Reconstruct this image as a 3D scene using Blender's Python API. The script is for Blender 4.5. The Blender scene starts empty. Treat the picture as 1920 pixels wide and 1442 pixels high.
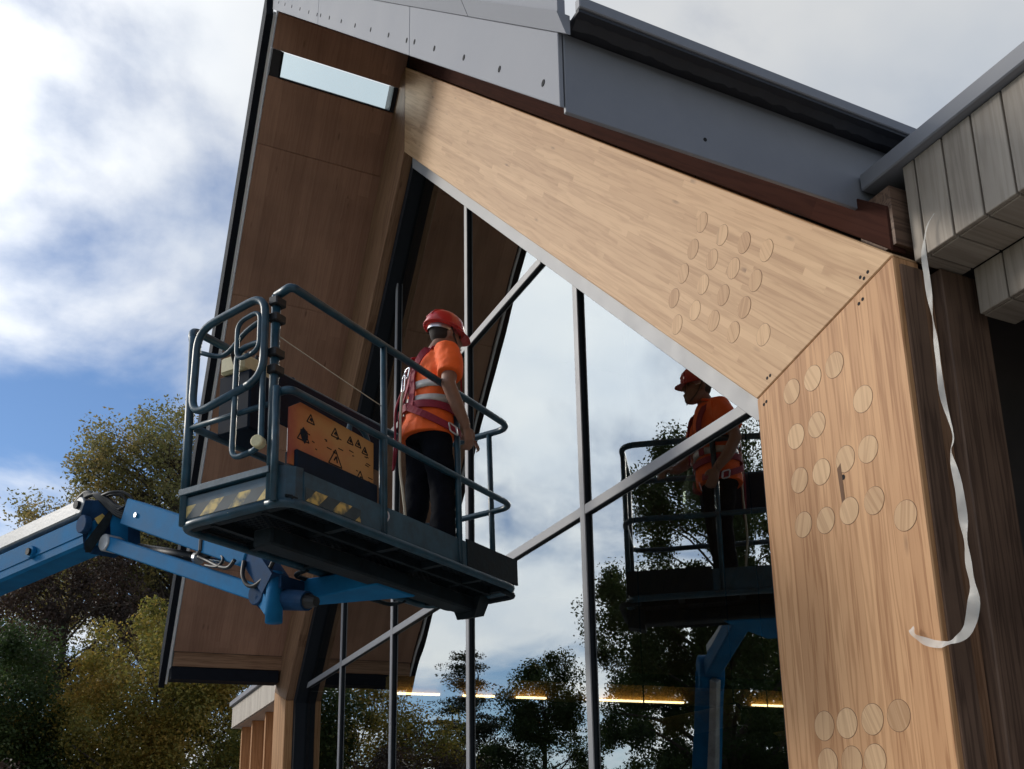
import bpy, bmesh, math, random
import numpy as np
from mathutils import Vector, Matrix, Euler

random.seed(7)
RNG = np.random.default_rng(11)
scene = bpy.context.scene
C = scene.collection
R = math.radians

# ---------------------------------------------------------------- camera
# axes of the facade (X right along it, Y into the building, Z up) seen from the camera (right, down, forward)
WM = np.array([[0.486532, 0.872611, -0.042855], [-0.255478, 0.095193, -0.962117], [-0.835474, 0.47905, 0.269247]])
FPX, PPX, PPY, EYE = 1967.2, 1157.0, 1041.9, 1.6
cam = bpy.data.cameras.new('camera'); camo = bpy.data.objects.new('camera', cam); C.objects.link(camo)
cam.sensor_width = 36.0; cam.lens = FPX / 1920 * 36
cam.shift_x = (960 - PPX) / 1920; cam.shift_y = (PPY - 721) / 1920
cam.clip_start = 0.05; cam.clip_end = 2000
camo.matrix_world = Matrix(((WM[0][0], -WM[1][0], -WM[2][0], 0), (WM[0][1], -WM[1][1], -WM[2][1], 0),
                            (WM[0][2], -WM[1][2], -WM[2][2], EYE), (0, 0, 0, 1)))
scene.camera = camo

# a photograph pixel is only a direction; the plane it is put on gives the distance
def ray(u, v): return WM.T @ np.array([(u - PPX) / FPX, (v - PPY) / FPX, 1.0])
def onX(u, v, X): d = ray(u, v); p = d * X / d[0]; return Vector((p[0], p[1], p[2] + EYE))
def onY(u, v, Y): d = ray(u, v); p = d * Y / d[1]; return Vector((p[0], p[1], p[2] + EYE))
def onZ(u, v, Z): d = ray(u, v); p = d * (Z - EYE) / d[2]; return Vector((p[0], p[1], Z))

# ---------------------------------------------------------------- light
SUN_DIR = Vector((-0.61, -0.665, 0.432)).normalized()     # towards the sun, behind the photographer's left shoulder
sun_el = math.asin(SUN_DIR.z); sun_az = math.atan2(SUN_DIR.x, SUN_DIR.y)
world = bpy.data.worlds.new('World'); scene.world = world; world.use_nodes = True
nt = world.node_tree; nt.nodes.clear()
def wn(t, **k):
    n = nt.nodes.new(t)
    for a, b in k.items(): setattr(n, a, b)
    return n
def wl(a, b): nt.links.new(a, b)
wout = wn('ShaderNodeOutputWorld'); wbg = wn('ShaderNodeBackground'); wl(wbg.outputs[0], wout.inputs[0])
sky = wn('ShaderNodeTexSky', sky_type='NISHITA', sun_disc=False, sun_elevation=sun_el, sun_rotation=sun_az)
sky.air_density = 1.0; sky.dust_density = 0.1; sky.ozone_density = 2.0
tc = wn('ShaderNodeTexCoord')
sep = wn('ShaderNodeSeparateXYZ'); wl(tc.outputs['Generated'], sep.inputs[0])
def wmath(op, a, b=None, clamp=False):
    n = wn('ShaderNodeMath', operation=op, use_clamp=clamp)
    for i, x in enumerate((a, b)):
        if x is None: continue
        if isinstance(x, (int, float)): n.inputs[i].default_value = x
        else: wl(x, n.inputs[i])
    return n.outputs[0]
zz = wmath('ADD', wmath('MAXIMUM', sep.outputs[2], 0.0), 0.22)
cx = wmath('DIVIDE', sep.outputs[0], zz); cy = wmath('DIVIDE', sep.outputs[1], zz)
comb = wn('ShaderNodeCombineXYZ'); wl(cx, comb.inputs[0]); wl(cy, comb.inputs[1])
CLOUD_OFF = (26.7, 34.2, 0.0)
mp = wn('ShaderNodeMapping'); mp.inputs['Location'].default_value = CLOUD_OFF; wl(comb.outputs[0], mp.inputs[0])
n1 = wn('ShaderNodeTexNoise'); n1.inputs['Scale'].default_value = 1.15; n1.inputs['Detail'].default_value = 9; n1.inputs['Roughness'].default_value = 0.54
n1.inputs['Distortion'].default_value = 0.25
wl(mp.outputs[0], n1.inputs['Vector'])
cover = wn('ShaderNodeValToRGB'); cover.color_ramp.elements[0].position = 0.40; cover.color_ramp.elements[1].position = 0.55
cover.color_ramp.interpolation = 'EASE'; wl(n1.outputs[0], cover.inputs[0])
n2 = wn('ShaderNodeTexNoise'); n2.inputs['Scale'].default_value = 2.1; n2.inputs['Detail'].default_value = 5; n2.inputs['Roughness'].default_value = 0.5
mp2 = wn('ShaderNodeMapping'); mp2.inputs['Location'].default_value = (9.0, 2.0, 4.0); wl(comb.outputs[0], mp2.inputs[0]); wl(mp2.outputs[0], n2.inputs['Vector'])
shade = wn('ShaderNodeValToRGB'); shade.color_ramp.elements[0].position = 0.33; shade.color_ramp.elements[0].color = (4.9, 5.4, 6.1, 1)
shade.color_ramp.elements[1].position = 0.62; shade.color_ramp.elements[1].color = (7.0, 7.1, 7.15, 1); wl(n2.outputs[0], shade.inputs[0])
mixc = wn('ShaderNodeMix', data_type='RGBA'); wl(cover.outputs[0], mixc.inputs[0])
boost = wn('ShaderNodeMix', data_type='RGBA', blend_type='MULTIPLY'); boost.inputs[0].default_value = 1.0; wl(sky.outputs[0], boost.inputs[6]); boost.inputs[7].default_value = (1.0, 1.12, 1.3, 1)
# clouds scatter the light forward: they brighten towards the sun all round it
dt = wn('ShaderNodeVectorMath', operation='DOT_PRODUCT'); wl(tc.outputs['Generated'], dt.inputs[0]); dt.inputs[1].default_value = SUN_DIR
glow = wmath('ADD', 1.0, wmath('MULTIPLY', wmath('POWER', wmath('MAXIMUM', dt.outputs['Value'], 0.0), 5.0), 3.0))
cl = wn('ShaderNodeVectorMath', operation='SCALE'); wl(shade.outputs[0], cl.inputs[0]); wl(glow, cl.inputs['Scale'])
wl(boost.outputs[2], mixc.inputs[6]); wl(cl.outputs[0], mixc.inputs[7])
wl(mixc.outputs[2], wbg.inputs['Color']); wbg.inputs['Strength'].default_value = 0.1

sun = bpy.data.lights.new('sun', 'SUN'); sun.energy = 2.05; sun.angle = R(12); sun.color = (1.0, 0.93, 0.82)
suno = bpy.data.objects.new('sun', sun); C.objects.link(suno); suno.location = (-20, -20, 30)
suno.rotation_euler = SUN_DIR.to_track_quat('Z', 'Y').to_euler()
scene.view_settings.view_transform = 'Standard'; scene.view_settings.look = 'None'
scene.view_settings.exposure = 0.0; scene.view_settings.gamma = 1.0; scene.view_settings.use_curve_mapping = False
scene.render.engine = 'CYCLES'
scene.cycles.max_bounces = 8; scene.cycles.transparent_max_bounces = 16

# ---------------------------------------------------------------- materials
def mat(name, color=(0.5, 0.5, 0.5), rough=0.5, metal=0.0, noise=0.0, nscale=20.0, bump=0.0, bscale=60.0, spec=0.5, coat=0.0):
    m = bpy.data.materials.new(name); m.use_nodes = True; t = m.node_tree
    b = t.nodes['Principled BSDF']; b.inputs['Roughness'].default_value = rough; b.inputs['Metallic'].default_value = metal
    b.inputs['Specular IOR Level'].default_value = spec; b.inputs['Coat Weight'].default_value = coat
    b.inputs['Base Color'].default_value = (*color, 1)
    if noise or bump:
        co = t.nodes.new('ShaderNodeTexCoord')
        if noise:
            n = t.nodes.new('ShaderNodeTexNoise'); n.inputs['Scale'].default_value = nscale; n.inputs['Detail'].default_value = 6; n.inputs['Roughness'].default_value = 0.65
            t.links.new(co.outputs['Object'], n.inputs['Vector'])
            r = t.nodes.new('ShaderNodeValToRGB'); r.color_ramp.elements[0].position = 0.3; r.color_ramp.elements[1].position = 0.7
            r.color_ramp.elements[0].color = tuple(c * (1 - noise) for c in color) + (1,)
            r.color_ramp.elements[1].color = tuple(min(1, c * (1 + noise)) for c in color) + (1,)
            t.links.new(n.outputs[0], r.inputs[0]); t.links.new(r.outputs[0], b.inputs['Base Color'])
            rr = t.nodes.new('ShaderNodeMapRange'); rr.inputs['To Min'].default_value = max(0.02, rough - 0.12); rr.inputs['To Max'].default_value = min(1, rough + 0.15)
            t.links.new(n.outputs[0], rr.inputs['Value']); t.links.new(rr.outputs[0], b.inputs['Roughness'])
        if bump:
            n = t.nodes.new('ShaderNodeTexNoise'); n.inputs['Scale'].default_value = bscale; n.inputs['Detail'].default_value = 4
            t.links.new(co.outputs['Object'], n.inputs['Vector'])
            bp = t.nodes.new('ShaderNodeBump'); bp.inputs['Strength'].default_value = bump; bp.inputs['Distance'].default_value = 0.01
            t.links.new(n.outputs[0], bp.inputs['Height']); t.links.new(bp.outputs[0], b.inputs['Normal'])
    return m

def wood(name, light, dark, lam=0.06, piece=1.6, tone=0.35, grain=1.0, rough=0.6, knot=0.6, stain=0.0, obj_rand=0.0):
    """planed laminated softwood: grain runs along the object's local X, laminations lie side by side in local Z"""
    m = bpy.data.materials.new(name); m.use_nodes = True; t = m.node_tree; b = t.nodes['Principled BSDF']
    N = lambda k: t.nodes.new('ShaderNode' + k)
    def L(a, c): t.links.new(a, c)
    def MA(op, a, c=None, cl=False):
        n = N('Math'); n.operation = op; n.use_clamp = cl
        for i, x in enumerate((a, c)):
            if x is None: continue
            if isinstance(x, (int, float)): n.inputs[i].default_value = x
            else: L(x, n.inputs[i])
        return n.outputs[0]
    co = N('TexCoord'); s = N('SeparateXYZ'); L(co.outputs['Object'], s.inputs[0])
    oi = N('ObjectInfo')
    x, y, z = s.outputs
    idx = MA('FLOOR', MA('DIVIDE', MA('ADD', z, 50.0), lam))
    w1 = N('TexWhiteNoise'); w1.noise_dimensions = '1D'; L(idx, w1.inputs['W'])
    pc = MA('FLOOR', MA('DIVIDE', MA('ADD', MA('ADD', x, 30.0), MA('MULTIPLY', w1.outputs[0], 7.3)), piece))
    cb = N('CombineXYZ'); L(idx, cb.inputs[0]); L(pc, cb.inputs[1])
    w2 = N('TexWhiteNoise'); w2.noise_dimensions = '3D'; L(cb.outputs[0], w2.inputs['Vector'])
    # grain coordinates, shifted for every lamination so that no two carry the same figure
    gx = MA('ADD', MA('MULTIPLY', x, 0.9), MA('MULTIPLY', w2.outputs[0], 37.0))
    gx = MA('ADD', gx, MA('MULTIPLY', oi.outputs['Random'], 91.0))
    gc = N('CombineXYZ'); L(gx, gc.inputs[0]); L(MA('MULTIPLY', y, 18.0), gc.inputs[1]); L(MA('MULTIPLY', z, 18.0), gc.inputs[2])
    big = N('TexNoise'); big.inputs['Scale'].default_value = 1.0; big.inputs['Detail'].default_value = 3; L(gc.outputs[0], big.inputs['Vector'])
    # rings: distorted bands across the lamination
    rg = MA('ADD', MA('MULTIPLY', MA('ADD', z, y), 95.0), MA('MULTIPLY', big.outputs[0], 30.0))
    rings = MA('ADD', MA('MULTIPLY', MA('SINE', rg), 0.5), 0.5)
    rings = MA('POWER', rings, 2.2)
    fc = N('CombineXYZ'); L(MA('MULTIPLY', gx, 6.0), fc.inputs[0]); L(MA('MULTIPLY', y, 260.0), fc.inputs[1]); L(MA('MULTIPLY', z, 260.0), fc.inputs[2])
    fine = N('TexNoise'); fine.inputs['Scale'].default_value = 1.0; fine.inputs['Detail'].default_value = 4; fine.inputs['Roughness'].default_value = 0.7; L(fc.outputs[0], fine.inputs['Vector'])
    # knots
    kc = N('CombineXYZ'); L(MA('MULTIPLY', gx, 2.6), kc.inputs[0]); L(MA('MULTIPLY', y, 9.0), kc.inputs[1]); L(MA('MULTIPLY', z, 9.0), kc.inputs[2])
    vo = N('TexVoronoi'); vo.inputs['Scale'].default_value = 1.0; L(kc.outputs[0], vo.inputs['Vector'])
    vs = N('SeparateColor'); L(vo.outputs['Color'], vs.inputs[0])
    kn = MA('MULTIPLY', MA('SUBTRACT', 1.0, MA('DIVIDE', vo.outputs['Distance'], 0.15), True), MA('GREATER_THAN', vs.outputs[0], 0.60))
    # combine
    f = MA('ADD', MA('MULTIPLY', rings, 0.42 * grain), MA('MULTIPLY', fine.outputs[0], 0.5 * grain))
    f = MA('ADD', f, MA('MULTIPLY', MA('SUBTRACT', w2.outputs[0], 0.5), tone))
    f = MA('ADD', f, MA('MULTIPLY', MA('SUBTRACT', big.outputs[0], 0.5), 0.5))
    if obj_rand: f = MA('ADD', f, MA('MULTIPLY', MA('SUBTRACT', oi.outputs['Random'], 0.5), obj_rand))
    edge = MA('ABSOLUTE', MA('SUBTRACT', MA('FRACT', MA('DIVIDE', MA('ADD', z, 50.0), lam)), 0.5))
    f = MA('ADD', f, MA('MULTIPLY', MA('GREATER_THAN', edge, 0.478), 0.18))
    mx = N('Mix'); mx.data_type = 'RGBA'; L(MA('MAXIMUM', MA('MINIMUM', f, 1.0), 0.0), mx.inputs[0]); mx.inputs[6].default_value = (*light, 1); mx.inputs[7].default_value = (*dark, 1)
    kx = N('Mix'); kx.data_type = 'RGBA'; L(MA('MULTIPLY', kn, knot), kx.inputs[0]); L(mx.outputs[2], kx.inputs[6]); kx.inputs[7].default_value = (dark[0] * 0.35, dark[1] * 0.3, dark[2] * 0.3, 1)
    col = kx.outputs[2]
    if stain:
        sn = N('TexNoise'); sn.inputs['Scale'].default_value = 1.3; sn.inputs['Detail'].default_value = 5; L(co.outputs['Object'], sn.inputs['Vector'])
        sr = N('ValToRGB'); sr.color_ramp.elements[0].position = 0.42; sr.color_ramp.elements[1].position = 0.68; L(sn.outputs[0], sr.inputs[0])
        sx = N('Mix'); sx.data_type = 'RGBA'; L(MA('MULTIPLY', sr.outputs[0], stain), sx.inputs[0]); L(col, sx.inputs[6]); sx.inputs[7].default_value = (dark[0] * 0.5, dark[1] * 0.5, dark[2] * 0.55, 1); col = sx.outputs[2]
    L(col, b.inputs['Base Color']); b.inputs['Roughness'].default_value = rough; b.inputs['Specular IOR Level'].default_value = 0.3
    bp = N('Bump'); bp.inputs['Strength'].default_value = 0.25; bp.inputs['Distance'].default_value = 0.002; L(f, bp.inputs['Height']); L(bp.outputs[0], b.inputs['Normal'])
    return m

M = {}
M['glulam'] = wood('laminated_larch', (0.63, 0.355, 0.175), (0.37, 0.175, 0.072), lam=0.075, piece=80.0, tone=0.62, grain=1.2)
M['glulam_fine'] = wood('laminated_spruce', (0.62, 0.40, 0.225), (0.37, 0.20, 0.095), lam=0.042, piece=1.35, tone=0.55, grain=0.8, knot=0.75)
M['glulam_shade'] = wood('shaded_brown_glulam', (0.36, 0.21, 0.125), (0.17, 0.085, 0.045), lam=0.09, piece=9.0, tone=0.3, grain=1.2, knot=0.8)  # darker glulam copy: shade on far rafter and back layer put into the colour
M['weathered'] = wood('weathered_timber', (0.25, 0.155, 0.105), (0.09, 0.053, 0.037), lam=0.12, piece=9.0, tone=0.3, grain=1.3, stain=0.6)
M['soffit'] = wood('reddish_panel_timber', (0.44, 0.25, 0.17), (0.26, 0.135, 0.09), lam=0.13, piece=2.7, tone=0.4, grain=0.6, knot=0.8, stain=0.35)
M['blocking'] = wood('dark_reddish_blocking', (0.055, 0.022, 0.016), (0.025, 0.011, 0.009), lam=.2, piece=3.0, tone=.5, grain=.8, rough=.95)  # very dark red-brown, well below the other timbers in tone
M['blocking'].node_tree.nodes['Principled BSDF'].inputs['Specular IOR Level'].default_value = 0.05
M['plug'] = wood('pale_plug_timber', (0.66, 0.43, 0.24), (0.42, 0.235, 0.115), lam=5.0, piece=50, tone=0.1, grain=0.9, knot=0.4, obj_rand=0.7)
M['plug_ring'] = mat('plug_joint', (0.16, 0.08, 0.04), 0.8)
M['grey_board'] = wood('silvered_board', (0.40, 0.345, 0.29), (0.21, 0.17, 0.135), lam=5.0, piece=50, tone=0.1, grain=0.7, knot=0.5, obj_rand=0.4, stain=0.35)
M['pale_board'] = wood('pale_grey_board', (0.62, 0.56, 0.49), (0.40, 0.35, 0.30), lam=5.0, piece=50, tone=0.1, grain=0.7, knot=0.3, obj_rand=0.45)
M['metal'] = mat('grey_coated_sheet', (0.205, 0.21, 0.235), 0.5, 0.0, 0.08, 3.0, 0.04, 6.0)
M['metal_pale'] = mat('pale_grey_coated_panel', (0.26, 0.265, 0.295), 0.65, 0.0, 0.06, 2.0, 0.03, 5.0, spec=.2)
M['membrane'] = mat('black_roof_membrane', (0.018, 0.02, 0.027), 0.55, 0.0, 0.2, 12.0, 0.3, 14.0)
M['black'] = mat('black_coated_metal', (0.010, 0.012, 0.018), 0.8, 0.0, 0.2, 10, spec=0.15)
M['frame'] = mat('grey_anodised_aluminium', (0.30, 0.30, 0.315), 0.5, 0.0, 0.05, 6)
M['frame_dark'] = mat('dark_window_profile', (0.012, 0.015, 0.021), 0.6, 0.0, 0.1, 6, spec=0.2)
M['hole'] = mat('dark_hole', (0.008, 0.008, 0.01), 0.9)
M['white_trim'] = mat('white_coated_trim', (0.75, 0.75, 0.76), 0.5)
M['zinc'] = mat('bright_metal', (0.62, 0.63, 0.66), 0.3, 1.0, 0.1, 20)
M['ground'] = mat('rough_grass', (0.055, 0.075, 0.028), 0.95, 0, 0.5, 1.5, 0.6, 30)
M['paving'] = mat('concrete_paving', (0.40, 0.385, 0.36), 0.9, 0, 0.2, 4, 0.2, 40)
M['interior'] = mat('dark_interior_lining', (0.06, 0.05, 0.045), 0.8, 0, 0.2, 3)
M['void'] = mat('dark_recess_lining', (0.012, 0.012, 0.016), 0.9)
# lift
M['teal'] = mat('worn_teal_paint', (0.012, 0.05, 0.080), 0.36, 0.0, 0.5, 9, 0.05, 40)
M['teal_dark'] = mat('dark_shaded_teal_paint', (0.006, 0.012, 0.017), 0.6, 0.0, 0.6, 12, 0.2, 40, spec=.2)  # mottled near-black teal: shade under the platform is put into the colour
M['blue'] = mat('bright_blue_paint', (0.008, 0.13, 0.30), 0.7, 0.0, 0.25, 3.5, 0.0, 30, spec=0.12)
M['steel_link'] = mat('grey_steel_link', (0.34, 0.345, 0.355), 0.45, 0.2, 0.3, 5, 0.1, 40)
M['rubber'] = mat('black_rubber', (0.012, 0.012, 0.014), 0.5, 0, 0.3, 20)
M['cream'] = mat('cream_plastic', (0.62, 0.55, 0.33), 0.45, 0, 0.15, 20)
M['yellow'] = mat('hazard_yellow', (0.62, 0.42, 0.10), 0.5, 0, 0.45, 14)
M['navy'] = mat('navy_plate', (0.007, 0.014, 0.028), 0.7, 0, 0.35, 10, spec=.15)
M['rope'] = mat('pale_cord', (0.55, 0.50, 0.40), 0.9)
M['film'] = None
# worker
M['orange'] = mat('hi_vis_orange_fabric', (0.93, 0.13, 0.015), 0.75, 0, 0.12, 12, 0.35, 30)
M['tape'] = mat('grey_reflective_tape', (0.55, 0.53, 0.50), 0.45, 0.2, 0.1, 40)
M['helmet'] = mat('red_helmet_plastic', (0.52, 0.025, 0.022), 0.3, 0, 0.1, 10, coat=0.3)
M['skin'] = mat('skin', (0.235, 0.12, 0.08), 0.55, 0, 0.12, 25)
M['trouser'] = mat('navy_work_cloth', (0.005, 0.006, 0.010), 0.95, 0, 0.25, 18, 0.4, 26, spec=0.1)
M['strap'] = mat('maroon_webbing', (0.25, 0.014, 0.035), 0.7, 0, 0.2, 40)
M['boot'] = mat('black_boot', (0.012, 0.011, 0.011), 0.5, 0, 0.2, 30)
M['hair'] = mat('dark_hair', (0.02, 0.014, 0.011), 0.8)

def glass_mat():
    m = bpy.data.materials.new('coated_glazing'); m.use_nodes = True; t = m.node_tree; t.nodes.clear()
    o = t.nodes.new('ShaderNodeOutputMaterial'); mx = t.nodes.new('ShaderNodeMixShader')
    g = t.nodes.new('ShaderNodeBsdfGlossy'); g.inputs['Roughness'].default_value = 0.0; g.inputs['Color'].default_value = (0.93, 0.965, 0.95, 1)
    tr = t.nodes.new('ShaderNodeBsdfTransparent'); tr.inputs['Color'].default_value = (0.62, 0.66, 0.63, 1)
    fr = t.nodes.new('ShaderNodeFresnel'); fr.inputs['IOR'].default_value = 2.3
    co = t.nodes.new('ShaderNodeTexCoord'); n = t.nodes.new('ShaderNodeTexNoise'); n.inputs['Scale'].default_value = 1.1; n.inputs['Detail'].default_value = 1.0
    t.links.new(co.outputs['Object'], n.inputs['Vector'])
    bp = t.nodes.new('ShaderNodeBump'); bp.inputs['Strength'].default_value = 0.10; bp.inputs['Distance'].default_value = 0.02   # slight roller wave of real panes
    t.links.new(n.outputs[0], bp.inputs['Height']); t.links.new(bp.outputs[0], g.inputs['Normal'])
    mr = t.nodes.new('ShaderNodeMath'); mr.operation = 'MULTIPLY_ADD'; mr.inputs[1].default_value = 1.0; mr.inputs[2].default_value = 0.17; mr.use_clamp = True
    t.links.new(fr.outputs[0], mr.inputs[0])
    ge = t.nodes.new('ShaderNodeNewGeometry'); inv = t.nodes.new('ShaderNodeMath'); inv.operation = 'SUBTRACT'; inv.inputs[0].default_value = 1.0; t.links.new(ge.outputs['Backfacing'], inv.inputs[1])
    m0 = mr; mr = t.nodes.new('ShaderNodeMath'); mr.operation = 'MULTIPLY'; t.links.new(m0.outputs[0], mr.inputs[0]); t.links.new(inv.outputs[0], mr.inputs[1])   # one coated face per pane
    t.links.new(mr.outputs[0], mx.inputs[0]); t.links.new(tr.outputs[0], mx.inputs[1]); t.links.new(g.outputs[0], mx.inputs[2]); t.links.new(mx.outputs[0], o.inputs[0])
    return m
M['glass'] = glass_mat()
def clear_mat():
    m = bpy.data.materials.new('clear_rooflight_glass'); m.use_nodes = True; t = m.node_tree; t.nodes.clear()
    o = t.nodes.new('ShaderNodeOutputMaterial'); mx = t.nodes.new('ShaderNodeMixShader'); g = t.nodes.new('ShaderNodeBsdfGlossy'); g.inputs['Roughness'].default_value = 0.0
    tr = t.nodes.new('ShaderNodeBsdfTransparent'); tr.inputs['Color'].default_value = (0.86, 0.93, 0.95, 1); fr = t.nodes.new('ShaderNodeFresnel'); fr.inputs['IOR'].default_value = 1.45
    t.links.new(fr.outputs[0], mx.inputs[0]); t.links.new(tr.outputs[0], mx.inputs[1]); t.links.new(g.outputs[0], mx.inputs[2]); t.links.new(mx.outputs[0], o.inputs[0])
    return m
M['clear_glass'] = clear_mat()

def film_mat():
    m = bpy.data.materials.new('translucent_film'); m.use_nodes = True; t = m.node_tree; b = t.nodes['Principled BSDF']
    b.inputs['Base Color'].default_value = (0.72, 0.70, 0.66, 1); b.inputs['Roughness'].default_value = 0.45; b.inputs['Alpha'].default_value = 0.55
    return m
M['film'] = film_mat()

def emit_mat(name, color, s):
    m = bpy.data.materials.new(name); m.use_nodes = True; t = m.node_tree; b = t.nodes['Principled BSDF']
    b.inputs['Emission Color'].default_value = (*color, 1); b.inputs['Emission Strength'].default_value = s; return m
M['led'] = emit_mat('warm_led_strip', (1.0, 0.70, 0.36), 9.0)

def hazard_mat():
    m = bpy.data.materials.new('hazard_stripes'); m.use_nodes = True; t = m.node_tree; b = t.nodes['Principled BSDF']
    co = t.nodes.new('ShaderNodeTexCoord'); s = t.nodes.new('ShaderNodeSeparateXYZ'); t.links.new(co.outputs['Object'], s.inputs[0])
    a = t.nodes.new('ShaderNodeMath'); a.operation = 'MULTIPLY_ADD'; a.inputs[1].default_value = -1.0; t.links.new(s.outputs[2], a.inputs[0]); t.links.new(s.outputs[0], a.inputs[2])
    d = t.nodes.new('ShaderNodeMath'); d.operation = 'DIVIDE'; d.inputs[1].default_value = 0.20; t.links.new(a.outputs[0], d.inputs[0])
    f = t.nodes.new('ShaderNodeMath'); f.operation = 'FRACT'; t.links.new(d.outputs[0], f.inputs[0])
    g = t.nodes.new('ShaderNodeMath'); g.operation = 'GREATER_THAN'; g.inputs[1].default_value = 0.52; t.links.new(f.outputs[0], g.inputs[0])
    n = t.nodes.new('ShaderNodeTexNoise'); n.inputs['Scale'].default_value = 16; n.inputs['Detail'].default_value = 6; t.links.new(co.outputs['Object'], n.inputs['Vector'])
    r = t.nodes.new('ShaderNodeValToRGB'); r.color_ramp.elements[0].position = 0.38; r.color_ramp.elements[1].position = 0.6; t.links.new(n.outputs[0], r.inputs[0])
    mx = t.nodes.new('ShaderNodeMix'); mx.data_type = 'RGBA'; t.links.new(g.outputs[0], mx.inputs[0]); mx.inputs[6].default_value = (0.02, 0.035, 0.045, 1); mx.inputs[7].default_value = (0.62, 0.44, 0.13, 1)
    m2 = t.nodes.new('ShaderNodeMix'); m2.data_type = 'RGBA'; t.links.new(r.outputs[0], m2.inputs[0]); m2.inputs[6].default_value = (0.03, 0.05, 0.06, 1); t.links.new(mx.outputs[2], m2.inputs[7])
    t.links.new(m2.outputs[2], b.inputs['Base Color']); b.inputs['Roughness'].default_value = 0.55
    return m
M['hazard'] = hazard_mat()

def plate_mat():
    """faded red-to-yellow warning plate; only the paint is here, the pictograms are geometry"""
    m = bpy.data.materials.new('faded_warning_plate'); m.use_nodes = True; t = m.node_tree; b = t.nodes['Principled BSDF']
    co = t.nodes.new('ShaderNodeTexCoord'); n = t.nodes.new('ShaderNodeTexNoise'); n.inputs['Scale'].default_value = 5; n.inputs['Detail'].default_value = 7
    t.links.new(co.outputs['Object'], n.inputs['Vector'])
    s = t.nodes.new('ShaderNodeSeparateXYZ'); t.links.new(co.outputs['Object'], s.inputs[0])
    a = t.nodes.new('ShaderNodeMath'); a.operation = 'MULTIPLY_ADD'; a.inputs[1].default_value = 1.0; t.links.new(s.outputs[0], a.inputs[0]); t.links.new(n.outputs[0], a.inputs[2])
    r = t.nodes.new('ShaderNodeValToRGB'); e = r.color_ramp.elements; e[0].position = 0.45; e[0].color = (0.30, 0.055, 0.035, 1); e[1].position = 1.1; e[1].color = (0.44, 0.22, 0.065, 1)
    x = e.new(0.68); x.color = (0.42, 0.14, 0.04, 1)
    t.links.new(a.outputs[0], r.inputs[0]); t.links.new(r.outputs[0], b.inputs['Base Color']); b.inputs['Roughness'].default_value = 0.5
    return m
M['plate'] = plate_mat()

def leaf_mat(name, c0, c1, c2, trans=0.35):
    m = bpy.data.materials.new(name); m.use_nodes = True; t = m.node_tree; t.nodes.clear()
    o = t.nodes.new('ShaderNodeOutputMaterial'); mx = t.nodes.new('ShaderNodeMixShader'); mx.inputs[0].default_value = trans
    d = t.nodes.new('ShaderNodeBsdfPrincipled'); d.inputs['Roughness'].default_value = 0.55; d.inputs['Specular IOR Level'].default_value = 0.35
    tr = t.nodes.new('ShaderNodeBsdfTranslucent')
    ge = t.nodes.new('ShaderNodeNewGeometry'); co = t.nodes.new('ShaderNodeTexCoord')
    n = t.nodes.new('ShaderNodeTexNoise'); n.inputs['Scale'].default_value = 0.55; n.inputs['Detail'].default_value = 3; t.links.new(co.outputs['Object'], n.inputs['Vector'])
    a = t.nodes.new('ShaderNodeMath'); a.operation = 'MULTIPLY_ADD'; a.inputs[1].default_value = 0.45; t.links.new(ge.outputs['Random Per Island'], a.inputs[0])
    sc = t.nodes.new('ShaderNodeMath'); sc.operation = 'MULTIPLY_ADD'; sc.inputs[1].default_value = 1.6; sc.inputs[2].default_value = -0.5; t.links.new(n.outputs[0], sc.inputs[0]); t.links.new(sc.outputs[0], a.inputs[2])
    r = t.nodes.new('ShaderNodeValToRGB'); e = r.color_ramp.elements; e[0].position = 0.1; e[0].color = (*c0, 1); e[1].position = 0.95; e[1].color = (*c2, 1); x = e.new(0.5); x.color = (*c1, 1)
    t.links.new(a.outputs[0], r.inputs[0]); t.links.new(r.outputs[0], d.inputs['Base Color']); t.links.new(r.outputs[0], tr.inputs[0])
    t.links.new(d.outputs[0], mx.inputs[1]); t.links.new(tr.outputs[0], mx.inputs[2]); t.links.new(mx.outputs[0], o.inputs[0])
    return m
M['leaf_olive'] = leaf_mat('olive_autumn_leaves', (0.13, 0.14, 0.05), (0.25, 0.23, 0.085), (0.42, 0.29, 0.11), .5)
M['leaf_gold'] = leaf_mat('golden_green_leaves', (0.09, 0.12, 0.03), (0.27, 0.24, 0.055), (0.52, 0.32, 0.07), .5)
M['leaf_copper'] = leaf_mat('copper_beech_leaves', (0.035, 0.026, 0.022), (0.065, 0.042, 0.034), (0.11, 0.066, 0.045), 0.3)
M['leaf_green'] = leaf_mat('deep_green_leaves', (0.025, 0.045, 0.016), (0.05, 0.085, 0.024), (0.10, 0.13, 0.035), .4)
M['leaf_conifer'] = leaf_mat('conifer_needles', (0.016, 0.03, 0.016), (0.028, 0.045, 0.022), (0.07, 0.065, 0.03), 0.15)
M['bark'] = mat('grey_brown_bark', (0.075, 0.058, 0.045), 0.9, 0, 0.35, 6, 0.6, 12)

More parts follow.
